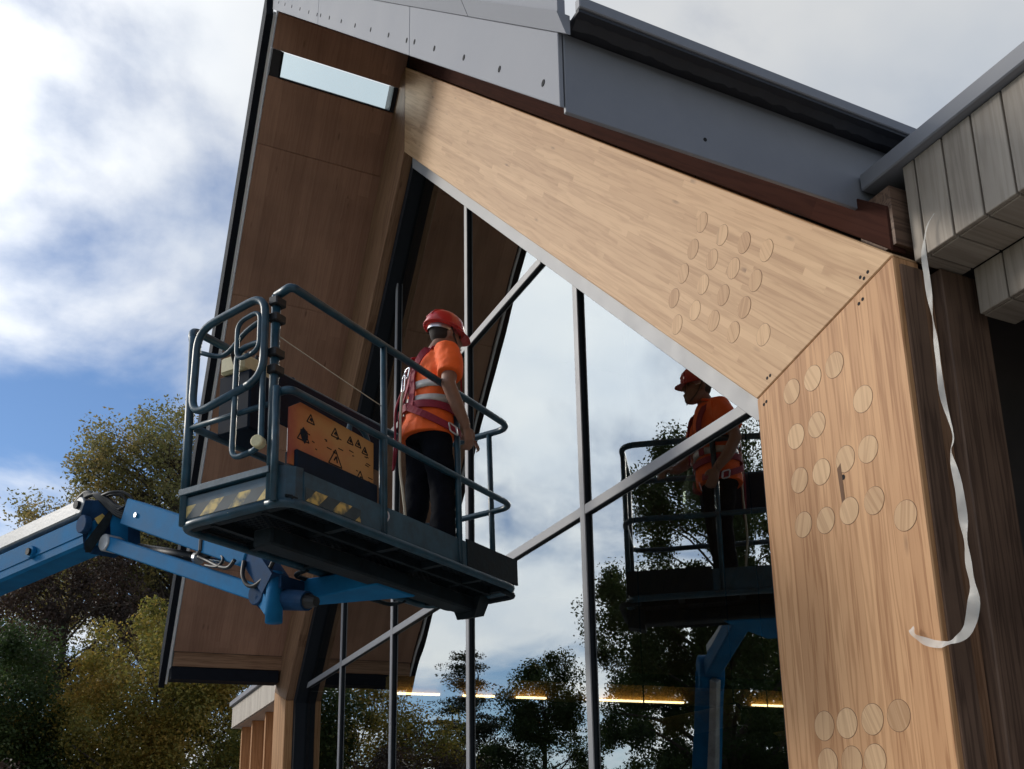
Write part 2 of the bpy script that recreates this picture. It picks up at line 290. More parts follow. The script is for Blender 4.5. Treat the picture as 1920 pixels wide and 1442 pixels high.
# ---------------------------------------------------------------- builders
WORLDM = {}
def link(o, mw=None, parent=None):
    C.objects.link(o); mw = mw or Matrix.Identity(4); WORLDM[o.name] = mw
    if parent is not None:
        o.parent = parent; o.matrix_parent_inverse = Matrix.Identity(4); o.matrix_basis = WORLDM[parent.name].inverted() @ mw
    else: o.matrix_basis = mw
    return o
def thing(name, label, cat, loc=(0, 0, 0), group=None, rot=None):
    o = bpy.data.objects.new(name, None); o.empty_display_size = 0.2
    mw = Matrix.Translation(loc) @ (rot.to_4x4() if rot is not None else Matrix.Identity(4))
    link(o, mw); o['label'] = label; o['category'] = cat
    if group: o['group'] = group
    return o
def tag(o, label, cat, group=None):
    o['label'] = label; o['category'] = cat
    if group: o['group'] = group
    return o
def frame(origin, xdir, zdir=None):
    """matrix with local X along xdir"""
    x = Vector(xdir).normalized(); z = Vector(zdir) if zdir is not None else Vector((0, 0, 1))
    if abs(x.dot(z)) > 0.98: z = Vector((0, 1, 0))
    y = z.cross(x).normalized(); z = x.cross(y).normalized()
    m = Matrix((x, y, z)).transposed().to_4x4(); m.translation = Vector(origin); return m
class MB:
    def __init__(s): s.v = []; s.f = []; s.mi = []
    def add(s, vs, fs, mi=0):
        k = len(s.v); s.v += [tuple(p) for p in vs]; s.f += [tuple(i + k for i in f) for f in fs]; s.mi += [mi] * len(fs); return s
    def box(s, a, b, mi=0):
        x0, y0, z0 = [min(p, q) for p, q in zip(a, b)]; x1, y1, z1 = [max(p, q) for p, q in zip(a, b)]
        return s.add([(x0, y0, z0), (x1, y0, z0), (x1, y1, z0), (x0, y1, z0), (x0, y0, z1), (x1, y0, z1), (x1, y1, z1), (x0, y1, z1)],
                     [(0, 3, 2, 1), (4, 5, 6, 7), (0, 1, 5, 4), (1, 2, 6, 5), (2, 3, 7, 6), (3, 0, 4, 7)], mi)
    def prism(s, poly, y0, y1, mi=0):
        """poly of (x, z), seen from -Y; extruded from y0 to y1"""
        n = len(poly); ar = sum(poly[i][0] * poly[(i + 1) % n][1] - poly[(i + 1) % n][0] * poly[i][1] for i in range(n))
        if ar < 0: poly = poly[::-1]
        vs = [(p[0], y0, p[1]) for p in poly] + [(p[0], y1, p[1]) for p in poly]
        fs = [tuple(range(n)), tuple(range(2 * n - 1, n - 1, -1))] + [(i, n + i, n + (i + 1) % n, (i + 1) % n) for i in range(n)]
        return s.add(vs, fs, mi)
    def loft(s, rings, closed_ends=True, mi=0):
        n = len(rings[0]); vs = [p for r in rings for p in r]; fs = []
        for i in range(len(rings) - 1):
            for j in range(n):
                fs.append((i * n + j, i * n + (j + 1) % n, (i + 1) * n + (j + 1) % n, (i + 1) * n + j))
        if closed_ends: fs.append(tuple(range(n - 1, -1, -1))); fs.append(tuple(range((len(rings) - 1) * n, len(rings) * n)))
        return s.add(vs, fs, mi)
    def tube(s, pts, r, n=8, mi=0):
        pts = [Vector(p) for p in pts]; rr = r if isinstance(r, (list, tuple)) else [r] * len(pts); rings = []; up = None
        for i, p in enumerate(pts):
            t = (pts[min(i + 1, len(pts) - 1)] - pts[max(i - 1, 0)]).normalized()
            if up is None:
                up = Vector((0, 0, 1)) if abs(t.z) < 0.9 else Vector((1, 0, 0))
            up = (up - t * up.dot(t)).normalized(); sd = t.cross(up)
            rings.append([p + (up * math.cos(2 * math.pi * j / n) + sd * math.sin(2 * math.pi * j / n)) * rr[i] for j in range(n)])
        return s.loft(rings, True, mi)
    def beam(s, a, b, w, h, up=(0, 0, 1), mi=0):
        a, b = Vector(a), Vector(b); x = (b - a).normalized(); z = Vector(up); y = z.cross(x).normalized(); z = x.cross(y)
        vs = []
        for p in (a, b):
            for sy, sz in ((-1, -1), (1, -1), (1, 1), (-1, 1)): vs.append(p + y * sy * w / 2 + z * sz * h / 2)
        return s.add(vs, [(3, 2, 1, 0), (4, 5, 6, 7), (0, 1, 5, 4), (1, 2, 6, 5), (2, 3, 7, 6), (3, 0, 4, 7)], mi)
    def disc(s, c, n, r, th, seg=20, mi=0):
        n = Vector(n).normalized(); a = n.orthogonal().normalized(); b = n.cross(a)
        ring = lambda o, k: [Vector(c) + n * o + (a * math.cos(2 * math.pi * j / seg) + b * math.sin(2 * math.pi * j / seg)) * k for j in range(seg)]
        return s.loft([ring(0, r), ring(th, r)], True, mi)
    def build(s, name, mats, parent=None, mw=None, smooth=False, local=False, bevel=0.0):
        """vertices are in world space unless local; mw gives the object's frame"""
        me = bpy.data.meshes.new(name); mw = mw or (Matrix.Translation(WORLDM[parent.name].translation) if parent is not None else Matrix.Identity(4))
        inv = mw.inverted()
        vs = s.v if local else [tuple(inv @ Vector(p)) for p in s.v]
        me.from_pydata(vs, [], s.f)
        for m in (mats if isinstance(mats, (list, tuple)) else [mats]): me.materials.append(m)
        me.polygons.foreach_set('material_index', s.mi)
        bm = bmesh.new(); bm.from_mesh(me); bmesh.ops.recalc_face_normals(bm, faces=bm.faces)
        if bevel:
            bmesh.ops.bevel(bm, geom=[e for e in bm.edges if e.is_manifold and e.calc_face_angle(0) > 0.5], offset=bevel, segments=1, affect='EDGES')
        bm.to_mesh(me); bm.free()
        if smooth: me.polygons.foreach_set('use_smooth', [True] * len(me.polygons))
        me.update()
        return link(bpy.data.objects.new(name, me), mw, parent)
def smooth_path(pts, k=6, closed=False):
    P = [Vector(p) for p in pts]; out = []
    for i in range(len(P) - 1):
        p0 = P[max(i - 1, 0)]; p1 = P[i]; p2 = P[i + 1]; p3 = P[min(i + 2, len(P) - 1)]
        for j in range(k):
            t = j / k
            out.append(0.5 * ((2 * p1) + (p2 - p0) * t + (2 * p0 - 5 * p1 + 4 * p2 - p3) * t * t + (3 * p1 - p0 - 3 * p2 + p3) * t ** 3))
    out.append(P[-1]); return out
def fillet(pts, r, k=5, closed=False):
    """polyline with rounded corners"""
    P = [Vector(p) for p in pts]; out = []; n = len(P)
    rng = range(n) if closed else range(1, n - 1)
    if not closed: out.append(P[0])
    for i in rng:
        a, b, c = P[(i - 1) % n], P[i], P[(i + 1) % n]
        d1 = (a - b); d2 = (c - b); q = min(r, d1.length * 0.49, d2.length * 0.49)
        s, e = b + d1.normalized() * q, b + d2.normalized() * q
        for j in range(k + 1):
            t = j / k; out.append((1 - t) ** 2 * s + 2 * t * (1 - t) * b + t * t * e)
    if not closed: out.append(P[-1])
    else: out.append(out[0].copy())
    return out

# ================================================================ the setting
g = MB().add([(-300, -300, 0), (300, -300, 0), (300, 300, 0), (-300, 300, 0)], [(0, 1, 2, 3)]).build('ground', M['ground']); g['kind'] = 'structure'
g = MB().add([(-26, -4, 0.004), (8, -4, 0.004), (8, 13, 0.004), (-26, 13, 0.004)], [(0, 1, 2, 3)]).build('paving', M['paving']); g['kind'] = 'structure'

# ================================================================ the gable building
F = 3.154                                   # front face of the portal frame
SL = lambda x: 1.15 * x + 22.06             # underside of the roof slope that falls away along the facade
SR = lambda x: -0.911 * x + 1.64            # underside of the other slope
XR, VY = -9.934, 1.69                       # ridge line, outer edge of the overhang
bld = thing('timber_gable_building', 'timber framed gable building with glazed front and deep roof overhang', 'building', (-9.93, 3.3, 0))
KRI, KRO, AI, AO = (-3.977, 3.811), (-2.937, 4.074), (XR, 9.303), (XR, 10.453)
KLI, KLO = (-14.926, 3.79), (-15.69, 4.016)
UPF = lambda x, z: frame((x, F, z), (0, 0, 1), (1, 0, 0))
def timber(name, poly, y0, y1, m, xdir, zdir, bevel=0.006):
    mw = frame((poly[0][0], y0, poly[0][1]), xdir, zdir)
    return MB().prism(poly, y0, y1).build(name, m, bld, mw, bevel=bevel)
gap = 0.004
col_r = timber('column', [(KRI[0], KRI[1] - gap), (KRO[0], KRO[1] - gap), (-2.937, 0), (-3.977, 0)], F, 3.306, M['glulam'], (0, 0, 1), (1, 0, 0))
col_r['label'] = 'broad pale laminated column studded with round plugs'
raf_r = timber('rafter', [AI, AO, KRO, KRI], F, 3.306, M['glulam_fine'], (0.739, 0, -0.674), (0.674, 0, 0.739))
raf_r['label'] = 'broad pale laminated rafter with plugs near its lower joint'
col_l = timber('column', [(KLI[0], KLI[1] - gap), (KLO[0], KLO[1] - gap), (-15.69, 0), (-14.926, 0)], F, 3.306, M['glulam'], (0, 0, 1), (1, 0, 0))
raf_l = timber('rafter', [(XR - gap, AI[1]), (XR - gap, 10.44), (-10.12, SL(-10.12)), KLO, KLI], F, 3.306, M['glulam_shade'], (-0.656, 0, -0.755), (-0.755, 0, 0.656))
# second layer of the portal behind the first, set in a little
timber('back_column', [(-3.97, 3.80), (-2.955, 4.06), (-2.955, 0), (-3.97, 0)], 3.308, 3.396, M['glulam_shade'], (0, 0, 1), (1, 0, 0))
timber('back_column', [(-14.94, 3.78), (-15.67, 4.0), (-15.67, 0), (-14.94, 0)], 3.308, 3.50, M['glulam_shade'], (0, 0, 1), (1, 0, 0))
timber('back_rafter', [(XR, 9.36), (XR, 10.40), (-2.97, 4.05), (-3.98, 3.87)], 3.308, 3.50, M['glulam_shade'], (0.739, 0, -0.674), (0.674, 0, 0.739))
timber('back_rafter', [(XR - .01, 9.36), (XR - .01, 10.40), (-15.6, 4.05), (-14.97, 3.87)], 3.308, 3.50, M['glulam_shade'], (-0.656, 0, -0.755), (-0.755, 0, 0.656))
# weathered outer cheek of the near column
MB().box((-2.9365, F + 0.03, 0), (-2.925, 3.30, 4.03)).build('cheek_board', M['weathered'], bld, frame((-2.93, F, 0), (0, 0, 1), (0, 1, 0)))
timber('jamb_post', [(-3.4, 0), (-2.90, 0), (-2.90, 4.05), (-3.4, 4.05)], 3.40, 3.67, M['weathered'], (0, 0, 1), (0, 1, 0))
# blocking that fills the gap between rafter and roof slope
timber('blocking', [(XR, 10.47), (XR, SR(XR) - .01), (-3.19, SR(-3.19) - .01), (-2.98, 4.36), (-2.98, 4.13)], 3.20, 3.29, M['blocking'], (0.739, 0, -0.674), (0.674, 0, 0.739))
MB().box((-3.17, 3.21, 4.16), (-2.96, 3.60, 4.458)).build('eave_beam', M['weathered'], bld, frame((-3, 3.2, 4.2), (0, 1, 0)))

# plugs over the bolts
def plug(u, v, r, par):
    c = onY(u, v, F); mb = MB()
    mb.disc((c.x, F + 0.004, c.z), (0, -1, 0), r * 1.035, 0.0045, 24, 1)
    mb.disc((c.x, F + 0.004, c.z), (0, -1, 0), r, 0.0052 + random.random() * 0.0008, 24, 0)
    a = random.uniform(-0.5, 0.5)
    mb.build('wood_plug', [M['plug'], M['plug_ring']], par, frame((c.x, F, c.z), (math.sin(a), 0, math.cos(a)), (math.cos(a), 0, -math.sin(a))))
z4 = lambda x, y: (1300 + x * .3468, 500 + y * .3468)
z5 = lambda x, y: (1300 + x * .3342, 960 + y * .3342)
z3 = lambda x, y: (1000 + x * .4792, y * .4792)
for q in [(532, 675), (645, 603), (763, 532), (917, 716), (555, 918), (667, 855), (945, 987), (822, 1040), (575, 1155), (693, 1110), (978, 1265), (843, 1320), (716, 1372), (595, 1395)]:
    plug(*z4(*q), 0.062, col_r)
for q in [(735, 1200), (862, 1185), (1005, 1163), (1152, 1142), (755, 1410), (890, 1400), (1020, 1390), (1190, 20)]: plug(*z5(*q), 0.066, col_r)
for q in [(660, 870), (738, 920), (825, 950), (912, 980), (625, 975), (699, 1015), (783, 1050), (869, 1098), (587, 1070), (664, 1113), (743, 1155), (826, 1203), (550, 1167), (632, 1215), (705, 1255), (783, 1300), (562, 1270), (900, 1310)]:
    plug(*z3(*q), 0.058, raf_r)
def pin(u, v, par, r=0.009):
    c = onY(u, v, F); MB().disc((c.x, F + .001, c.z), (0, -1, 0), r, 0.002, 10).build('screw_hole', M['hole'], par)
for q in [(1627, 510), (1620, 522), (1613, 520)]: pin(*q, raf_r)
for q in [(1617.5, 561), (1610.5, 569.5)]: pin(*q, col_r)
for q in [(1444, 704), (1438.5, 709)]: pin(*q, raf_r)
for q in [(1432.5, 758.5), (1437, 753)]: pin(*q, col_r)
for q in [(1577, 880), (1581, 895)]: pin(*q, col_r, 0.013)
# open check in the column
c0, c1 = onY(1573, 878, F), onY(1582, 945, F)
MB().add([(c0.x - .012, F - .0015, c0.z), (c0.x + .016, F - .0015, c0.z + .02), (c1.x + .012, F - .0015, c1.z), (c1.x - .006, F - .0015, c1.z - .05)], [(0, 1, 2, 3)]).build('timber_check', M['plug_ring'], col_r)

# roof slopes ------------------------------------------------------------------------------------
YB = 13.5
def slab(name, x0, x1, y0, y1, fn, th, m=None):
    return MB().prism([(x0, fn(x0) + .02), (x1, fn(x1) + .02), (x1, fn(x1) + th), (x0, fn(x0) + th)], y0, y1).build(name, m or M['membrane'], bld)
slab('roof_slope', XR, -3.19, VY + .03, YB, SR, 0.40)
def slab_l(name, x0, x1, y0, y1, t=.26):
    o = lambda x, k: (x - .755 * k, SL(x) + .656 * k)
    return MB().prism([o(x0, .014), o(x1, .014), o(x1, t), o(x0, t)], y0, y1).build(name, M['membrane'], bld)
slab_l('roof_slope', -10.37, -15.62, VY + .03, YB)
slab_l('ridge_strip', XR + .15, -10.185, VY + .03, YB, .25)
slab_l('ridge_strip', -10.186, -10.37, 3.12, YB, .255)
slab_l('ridge_strip', -10.186, -10.37, VY + .03, 1.82, .255)
roof_l = bld
def panel(x0, x1, y0, y1, fn, m=None, th=.02):
    d = Vector((x1 - x0, 0, fn(x1) - fn(x0))).normalized(); mw = frame((x0, y0, fn(x0)), d, (0, 1, 0))
    return MB().prism([(x0, fn(x0)), (x1, fn(x1)), (x1, fn(x1) + th - .002), (x0, fn(x0) + th - .002)], y0, y1).build('soffit_panel', m or M['soffit'], bld, mw, bevel=.004)
jl = [-10.375, -10.86, -12.02, -13.26, -14.45, -15.3]
for a, b in zip(jl[:-1], jl[1:]):
    panel(a - .003, b + .003, VY + .02, F + .04, SL); panel(a - .003, b + .003, F + .17, YB, SL)
panel(XR - .01, -10.185, VY + .02, F + .04, SL); panel(XR - .01, -10.185, F + .17, YB, SL)
jr = [XR + .01, -8.6, -7.2, -5.8, -4.4, -3.2]
for a, b in zip(jr[:-1], jr[1:]):
    panel(a + .003, b - .003, VY + .02, F + .04, SR); panel(a + .003, b - .003, F + .17, YB, SR)
# slot window through the roof beside the ridge
dx = Vector((-1, 0, -1.15)).normalized()
o_ = lambda x, k: (x - .755 * k, SL(x) + .656 * k)
slot = MB().prism([o_(-10.362, -.004), o_(-10.372, -.004), o_(-10.372, .24), o_(-10.362, .24)], 1.83, 3.10).build('slot_window', M['frame_dark'], bld)
for y in (1.825, 3.10): MB().prism([o_(-10.188, -.01), o_(-10.37, -.01), o_(-10.37, .24), o_(-10.188, .24)], y, y + .012).build('end_trim', M['frame_dark'], slot)
MB().prism([o_(-10.192, .03), o_(-10.361, .03), o_(-10.361, .04), o_(-10.192, .04)], 1.84, 3.10).build('pane', M['clear_glass'], slot)

# verge facing along the near slope: pale panels with bolts, flared trims, dark cap
FB = lambda x: -0.911 * x + 1.590
joints = [-3.165, -5.11, -7.64, XR + .02]
holes = [(1695, 427), (1470, 355), (1287, 296), (1135, 249), (1033, 215), (993, 207), (900, 180), (808, 152), (728, 131), (657, 109), (596, 91), (551, 79), (533, 75), (490, 62), (445, 46), (403, 33), (368, 22), (336, 12)]
hp = [onY(400 + x * .36458, y * .36458, 1.642) for x, y in holes]
for a, b in zip(joints[:-1], joints[1:]):
    p = MB().prism([(a, FB(a)), (b + .006, FB(b + .006)), (b + .006, FB(b + .006) + .36), (a, FB(a) + .36)], 1.644, 1.664).build('verge_panel', M['metal_pale'], bld, bevel=.003)
    for h in hp:
        if b < h.x < a:
            MB().disc((h.x, 1.6445, h.z), (0, -1, 0), 0.015, 0.003, 12).build('bolt', M['hole'], p)
for a, b in [(-3.085, -4.14), (-4.148, -6.9), (-6.91, XR + .02)]:
    MB().add([(a, 1.640, FB(a) + .362), (b, 1.640, FB(b) + .362), (b, 1.600, FB(b) + .455), (a, 1.600, FB(a) + .455),
              (a, 1.66, FB(a) + .362), (b, 1.66, FB(b) + .362), (b, 1.66, FB(b) + .455), (a, 1.66, FB(a) + .455)],
             [(0, 1, 2, 3), (7, 6, 5, 4), (3, 2, 6, 7), (0, 4, 5, 1), (0, 3, 7, 4), (1, 5, 6, 2)]).build('verge_trim', M['metal_pale'], bld)
    MB().prism([(a - .04, FB(a - .04) + .457), (b, FB(b) + .457), (b, FB(b) + .53), (a - .04, FB(a - .04) + .53)], 1.625, 1.66).build('verge_trim', M['metal_pale'], bld)
# verge of the far slope: dark face with pale lower trim
FL = lambda x: SL(x) - .03
MB().prism([(XR - .02, FL(XR - .02)), (-15.62, FL(-15.62)), (-15.62, FL(-15.62) + .05), (XR - .02, FL(XR - .02) + .05)], 1.662, 1.69).build('verge_trim', M['white_trim'], bld)
MB().prism([(XR - .02, FL(XR - .02) - .002), (-15.66, FL(-15.66) - .002), (-15.66, FL(-15.66) + .46), (XR - .02, FL(XR - .02) + .46)], 1.585, 1.660).build('verge_panel', M['black'], bld)
MB().beam((-9.6, 1.75, 11.08), (-9.98, 1.45, 11.06), .05, .05).build('ridge_bar', M['black'], bld)
# ridge cap
MB().prism([(XR + .3, SR(XR + .3) + .405), (XR, SR(XR) + .45), (XR - .2, SL(XR - .2) + .425), (XR - .2, SL(XR - .2) + .445), (XR, SR(XR) + .52), (XR + .3, SR(XR + .3) + .425)], 1.60, YB).build('ridge_cap', M['metal'], bld)
# eave on the near side: grey facing, dark underside, roof edge
MB().box((-3.18, 1.668, 4.455), (-3.16, 3.498, 4.835)).build('eave_panel', M['metal'], bld, bevel=.003)
MB().box((-3.18, 3.503, 4.455), (-3.161, 3.70, 4.835)).build('eave_panel', M['metal'], bld, bevel=.003)
c = onX(1322, 262, -3.16); MB().disc((-3.1605, c.y, c.z), (1, 0, 0), 0.009, 0.003, 10).build('bolt', M['hole'], bld)
MB().box((-3.30, 1.672, 4.838), (-3.03, 3.70, 4.852)).build('eave_lining', M['membrane'], bld)
# rumpled membrane edge hanging under the roof edge
mb = MB(); n = 60; top = []; bot = []
for i in range(n + 1):
    y = 1.68 + 1.85 * i / n; top.append((-3.05 + random.uniform(-.004, .004), y, 4.85)); bot.append((-3.10 + random.uniform(-.006, .006), y, 4.815 + random.uniform(-.005, .005)))
mb.add(top + bot, [(i, i + 1, n + 2 + i, n + 1 + i) for i in range(n)]).build('membrane_edge', M['membrane'], bld, smooth=True)
MB().box((-3.06, 1.672, 4.854), (-3.02, 3.70, 4.908)).build('roof_edge', M['metal'], bld, bevel=.004)
# eave on the far side: timber beam and black downstand
def face_x(X, zt0, zt1, zb0, zb1): pass
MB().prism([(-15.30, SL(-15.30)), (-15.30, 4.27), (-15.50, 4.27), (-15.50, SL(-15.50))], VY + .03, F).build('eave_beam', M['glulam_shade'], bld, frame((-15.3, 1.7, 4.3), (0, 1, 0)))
MB().box((-15.32, VY + .01, 4.095), (-15.62, F - .03, 4.268)).build('eave_panel', M['black'], bld)
MB().box((-15.62, F + .16, 4.095), (-15.52, YB, 4.4)).build('eave_panel', M['black'], bld)

# glazing ---------------------------------------------------------------------------------------
def clip(poly, a, b, c):
    """keep a*x+b*z<=c"""
    out = []; n = len(poly)
    for i in range(n):
        p, q = poly[i], poly[(i + 1) % n]; fp, fq = a * p[0] + b * p[1] - c, a * q[0] + b * q[1] - c
        if fp <= 0: out.append(p)
        if (fp < 0 < fq) or (fq < 0 < fp):
            t = fp / (fp - fq); out.append((p[0] + (q[0] - p[0]) * t, p[1] + (q[1] - p[1]) * t))
    return out
def inset(poly, d):
    n = len(poly); ar = sum(poly[i][0] * poly[(i + 1) % n][1] - poly[(i + 1) % n][0] * poly[i][1] for i in range(n))
    P = poly if ar > 0 else poly[::-1]; L = []
    for i in range(n):
        p, q = P[i], P[(i + 1) % n]; dx_, dz_ = q[0] - p[0], q[1] - p[1]; l = math.hypot(dx_, dz_); nx, nz = -dz_ / l, dx_ / l
        L.append((nx, nz, nx * p[0] + nz * p[1] + d))
    out = []
    for i in range(n):
        a1, b1, c1 = L[i - 1]; a2, b2, c2 = L[i]; dd = a1 * b2 - a2 * b1
        out.append(((c1 * b2 - c2 * b1) / dd, (a1 * c2 - a2 * c1) / dd))
    return out
P0 = inset([(-3.977, 0.10), (-3.977, 3.811), (-9.94, 9.31), (-14.926, 3.79), (-14.926, 0.10)], 0.004)
P1 = inset(P0, 0.13)
def ring_prism(mb, A, B, y0, y1):
    n = len(A)
    for i in range(n): mb.prism([A[i], A[(i + 1) % n], B[(i + 1) % n], B[i]], y0, y1)
    return mb
wf = ring_prism(MB(), P0, P1, 3.262, 3.43).build('window_frame', M['frame_dark'], bld)
A_, B_ = inset(P0, .02), inset(P1, -.005)
for i in range(5):
    q = [A_[i], A_[(i + 1) % 5], B_[(i + 1) % 5], B_[i]]
    if sum(p[0] for p in q) / 4 > -9 and sum(p[1] for p in q) / 4 > 4.5: MB().prism(q, 3.252, 3.260).build('frame_cap', M['frame'], wf)
xs = [-14.926, -12.88, -10.825, -8.605, -6.347, -3.977]; zs = [0.10, 3.955, 6.32, 9.5]
def vspan(x):
    z = [min(-0.922 * q + 0.144, 1.107 * q + 20.31) for q in (x - .035, x + .035)]; return min(z) - 0.14
for x in xs[1:-1]:
    mu = MB().box((x - .035, 3.376, .23), (x + .035, 3.43, vspan(x))).build('mullion', M['frame_dark'], wf)
    MB().box((x - .034, 3.366, .23), (x + .034, 3.375, vspan(x) - .002)).build('mullion_cap', M['frame'], wf)
for z in zs[1:-1]:
    zl = lambda x: None
    x0 = (z + .035 - 20.31 + .19) / 1.107 if z > 3.9 else -14.79
    x1 = (0.144 - .18 - z - .035) / 0.922
    if z < 4: x0, x1 = -14.72, -4.25
    MB().box((x0, 3.378, z - .035), (x1, 3.43, z + .035)).build('transom', M['frame_dark'], wf)
    for a, b in zip(xs[:-1], xs[1:]):
        a2, b2 = max(a + .036, x0), min(b - .036, x1)
        if b2 > a2: MB().box((a2, 3.368, z - .034), (b2, 3.377, z + .034)).build('transom_cap', M['frame'], wf)
PG = inset(P0, .05)
for i in range(5):
    for j in range(3):
        p = [(xs[i] + .01, zs[j] + .01), (xs[i + 1] - .01, zs[j] + .01), (xs[i + 1] - .01, zs[j + 1] - .01), (xs[i] + .01, zs[j + 1] - .01)]
        n = len(PG); ar = sum(PG[k][0] * PG[(k + 1) % n][1] - PG[(k + 1) % n][0] * PG[k][1] for k in range(n)); Q = PG if ar > 0 else PG[::-1]
        for k in range(n):
            A, B = Q[k], Q[(k + 1) % n]; dx_, dz_ = B[0] - A[0], B[1] - A[1]
            if p: p = clip(p, dz_, -dx_, dz_ * A[0] - dx_ * A[1])
        if p and len(p) > 2:
            cx_ = sum(q[0] for q in p) / len(p); cz_ = sum(q[1] for q in p) / len(p)
            ti = random.uniform(-.0022, .0022); tj = random.uniform(-.0022, .0022)
            mb = MB().prism(p, 3.398, 3.406); mb.v = [(x, y + ti * (x - cx_) + tj * (z - cz_), z) for x, y, z in mb.v]
            mb.build('pane', M['glass'], wf, Matrix.Translation((cx_, 3.4, cz_)))

# inside the hall --------------------------------------------------------------------------------
MB().box((-15.6, YB - .3, 0.006), (-3.0, YB - .1, 9.0)).build('back_wall', M['interior'], bld)
MB().box((-15.9, 3.52, 0.006), (-15.72, YB - .3, 4.2)).build('side_wall', M['interior'], bld)
MB().box((-3.35, 3.70, 0.006), (-3.2, YB - .3, 4.4)).build('side_wall', M['interior'], bld)
MB().box((-15.7, 3.43, 0.006), (-3.4, YB - .3, 0.05)).build('hall_floor', M['interior'], bld)
lb = thing('ceiling_beam', 'long timber beam with a warm light strip inside the glazed hall', 'beam', (-12.0, 6.5, 3.46))
MB().box((-12.08, 3.7, 3.45), (-11.92, 12.6, 3.68)).build('beam', wood('golden_beam', (0.62, 0.36, 0.10), (0.40, 0.20, 0.05), lam=.1, piece=4), lb, frame((-12, 3.7, 3.5), (0, 1, 0)))
for y0, y1 in ((3.75, 4.3), (4.6, 5.0), (5.3, 5.7), (6.3, 7.75), (8.9, 10.2), (10.6, 12.2)):
    MB().box((-11.918, y0, 3.452), (-11.878, y1, 3.474)).build('light_strip', M['led'], lb)
for y in (6.5, 11.5): MB().tube([(-12, y, 3.66), (-12, y, SL(-12) - .02)], .012, 6).build('hanger', M['black'], lb)
for k, (u, v) in enumerate([(1210, 1375), (1445, 1395)]):
    p = onZ(u, v, 2.75); q = p + Vector((-.2, 1.3, .25)); st = thing('round_duct', ['short ochre round duct inside the hall below the lit beam', 'ochre round duct inside the hall nearest the plugged column'][k], 'duct', p)
    d = (q - p).normalized(); MB().tube([p, q], .12, 20).build('duct_pipe', mat('ochre_metal%d' % k, (0.45, 0.24, 0.06), .4, 0, .15, 8), st, smooth=False)
    MB().tube([p - d * .03, p + d * .02], .135, 20).build('duct_collar', M['black'], st); MB().tube([p + Vector((0, 0, .1)), (p.x, p.y, min(SL(p.x), SR(p.x)) - .02)], .008, 6).build('hanger', M['black'], st)
    MB().tube([q - d * .02, q + d * .03], .135, 20).build('duct_collar', M['black'], st); MB().tube([q + Vector((0, 0, .1)), (q.x, q.y, min(SL(q.x), SR(q.x)) - .02)], .008, 6).build('hanger', M['black'], st)
# pendant lamp
pl = onY(1298, 925, 5.6); pd = thing('pendant_lamp', 'clear ribbed glass pendant lamp hanging behind the glazing', 'lamp', pl - Vector((0, 0, .22)))
prof = [(.10, -.22), (.115, -.12), (.11, .0), (.085, .10), (.045, .18), (.035, .24)]
MB().loft([[(pl.x + r * math.cos(t * math.pi / 10), pl.y + r * math.sin(t * math.pi / 10), pl.z + z) for t in range(20)] for r, z in prof], False).build('lamp_shade', mat('smoky_lamp_glass', (.35, .30, .22), .15, 0, .2, 6, coat=.5), pd, smooth=False)
MB().tube([(pl.x, pl.y, pl.z + .22), (pl.x, pl.y, pl.z + .32)], .03, 10).build('lamp_cap', M['black'], pd)
MB().tube([(pl.x, pl.y, pl.z + .30), (pl.x, pl.y, min(SL(pl.x), SR(pl.x)) - .02)], .006, 6).build('lamp_cord', M['black'], pd)

# ================================================================ wing beside the plugged column
wr = thing('flat_roofed_wing', 'low flat roofed wing with grey upright boards beside the plugged column', 'building', (-.5, 3.6, 0))
Yw = 3.27
xj = [-2.928, -2.853] + [-2.853 + .1645 * k for k in range(1, 28)]
for a, b in zip(xj[:-1], xj[1:]):
    MB().box((a + .005, Yw, 4.06), (b - .005, Yw + .024, 4.545)).build('board', M['grey_board'], wr, frame((a, Yw, 4.06), (0, 0, 1), (1, 0, 0)), bevel=.003)
    MB().box((a + .004, Yw + .026, 4.056), (b - .004, 3.552, 4.078)).build('soffit_board', M['grey_board'], wr, frame((a, Yw, 4.06), (0, 1, 0), (1, 0, 0)), bevel=.003)
    if a > -2.86:
        MB().box((a + .004, 3.555, 3.83), (b - .004, 3.58, 4.054)).build('board', M['grey_board'], wr, frame((a, 3.55, 3.83), (0, 0, 1), (1, 0, 0)), bevel=.003)
        MB().box((a + .004, 3.582, 3.826), (b - .004, 3.78, 3.848)).build('soffit_board', M['grey_board'], wr, frame((a, 3.55, 3.83), (0, 1, 0), (1, 0, 0)), bevel=.003)
MB().box((-2.92, 3.30, 4.08), (xj[-1], 8, 4.545)).build('roof', M['void'], wr)
MB().box((-3.15, Yw - .045, 4.55), (xj[-1], 3.60, 4.638)).build('flashing', M['metal'], wr, bevel=.006)
MB().box((-3.15, 3.60, 4.56), (xj[-1], 8, 4.63)).build('roof_sheet', M['membrane'], wr)
MB().box((-2.85, 3.60, 3.85), (xj[-1], 4.2, 4.055)).build('lintel', M['void'], wr)
MB().box((-3.2, 4.6, 0.006), (xj[-1], 4.75, 4.08)).build('recess_wall', M['void'], wr)
MB().box((xj[-1] - .2, 3.4, 0.006), (xj[-1] - .05, 4.6, 4.05)).build('end_wall', M['weathered'], wr)

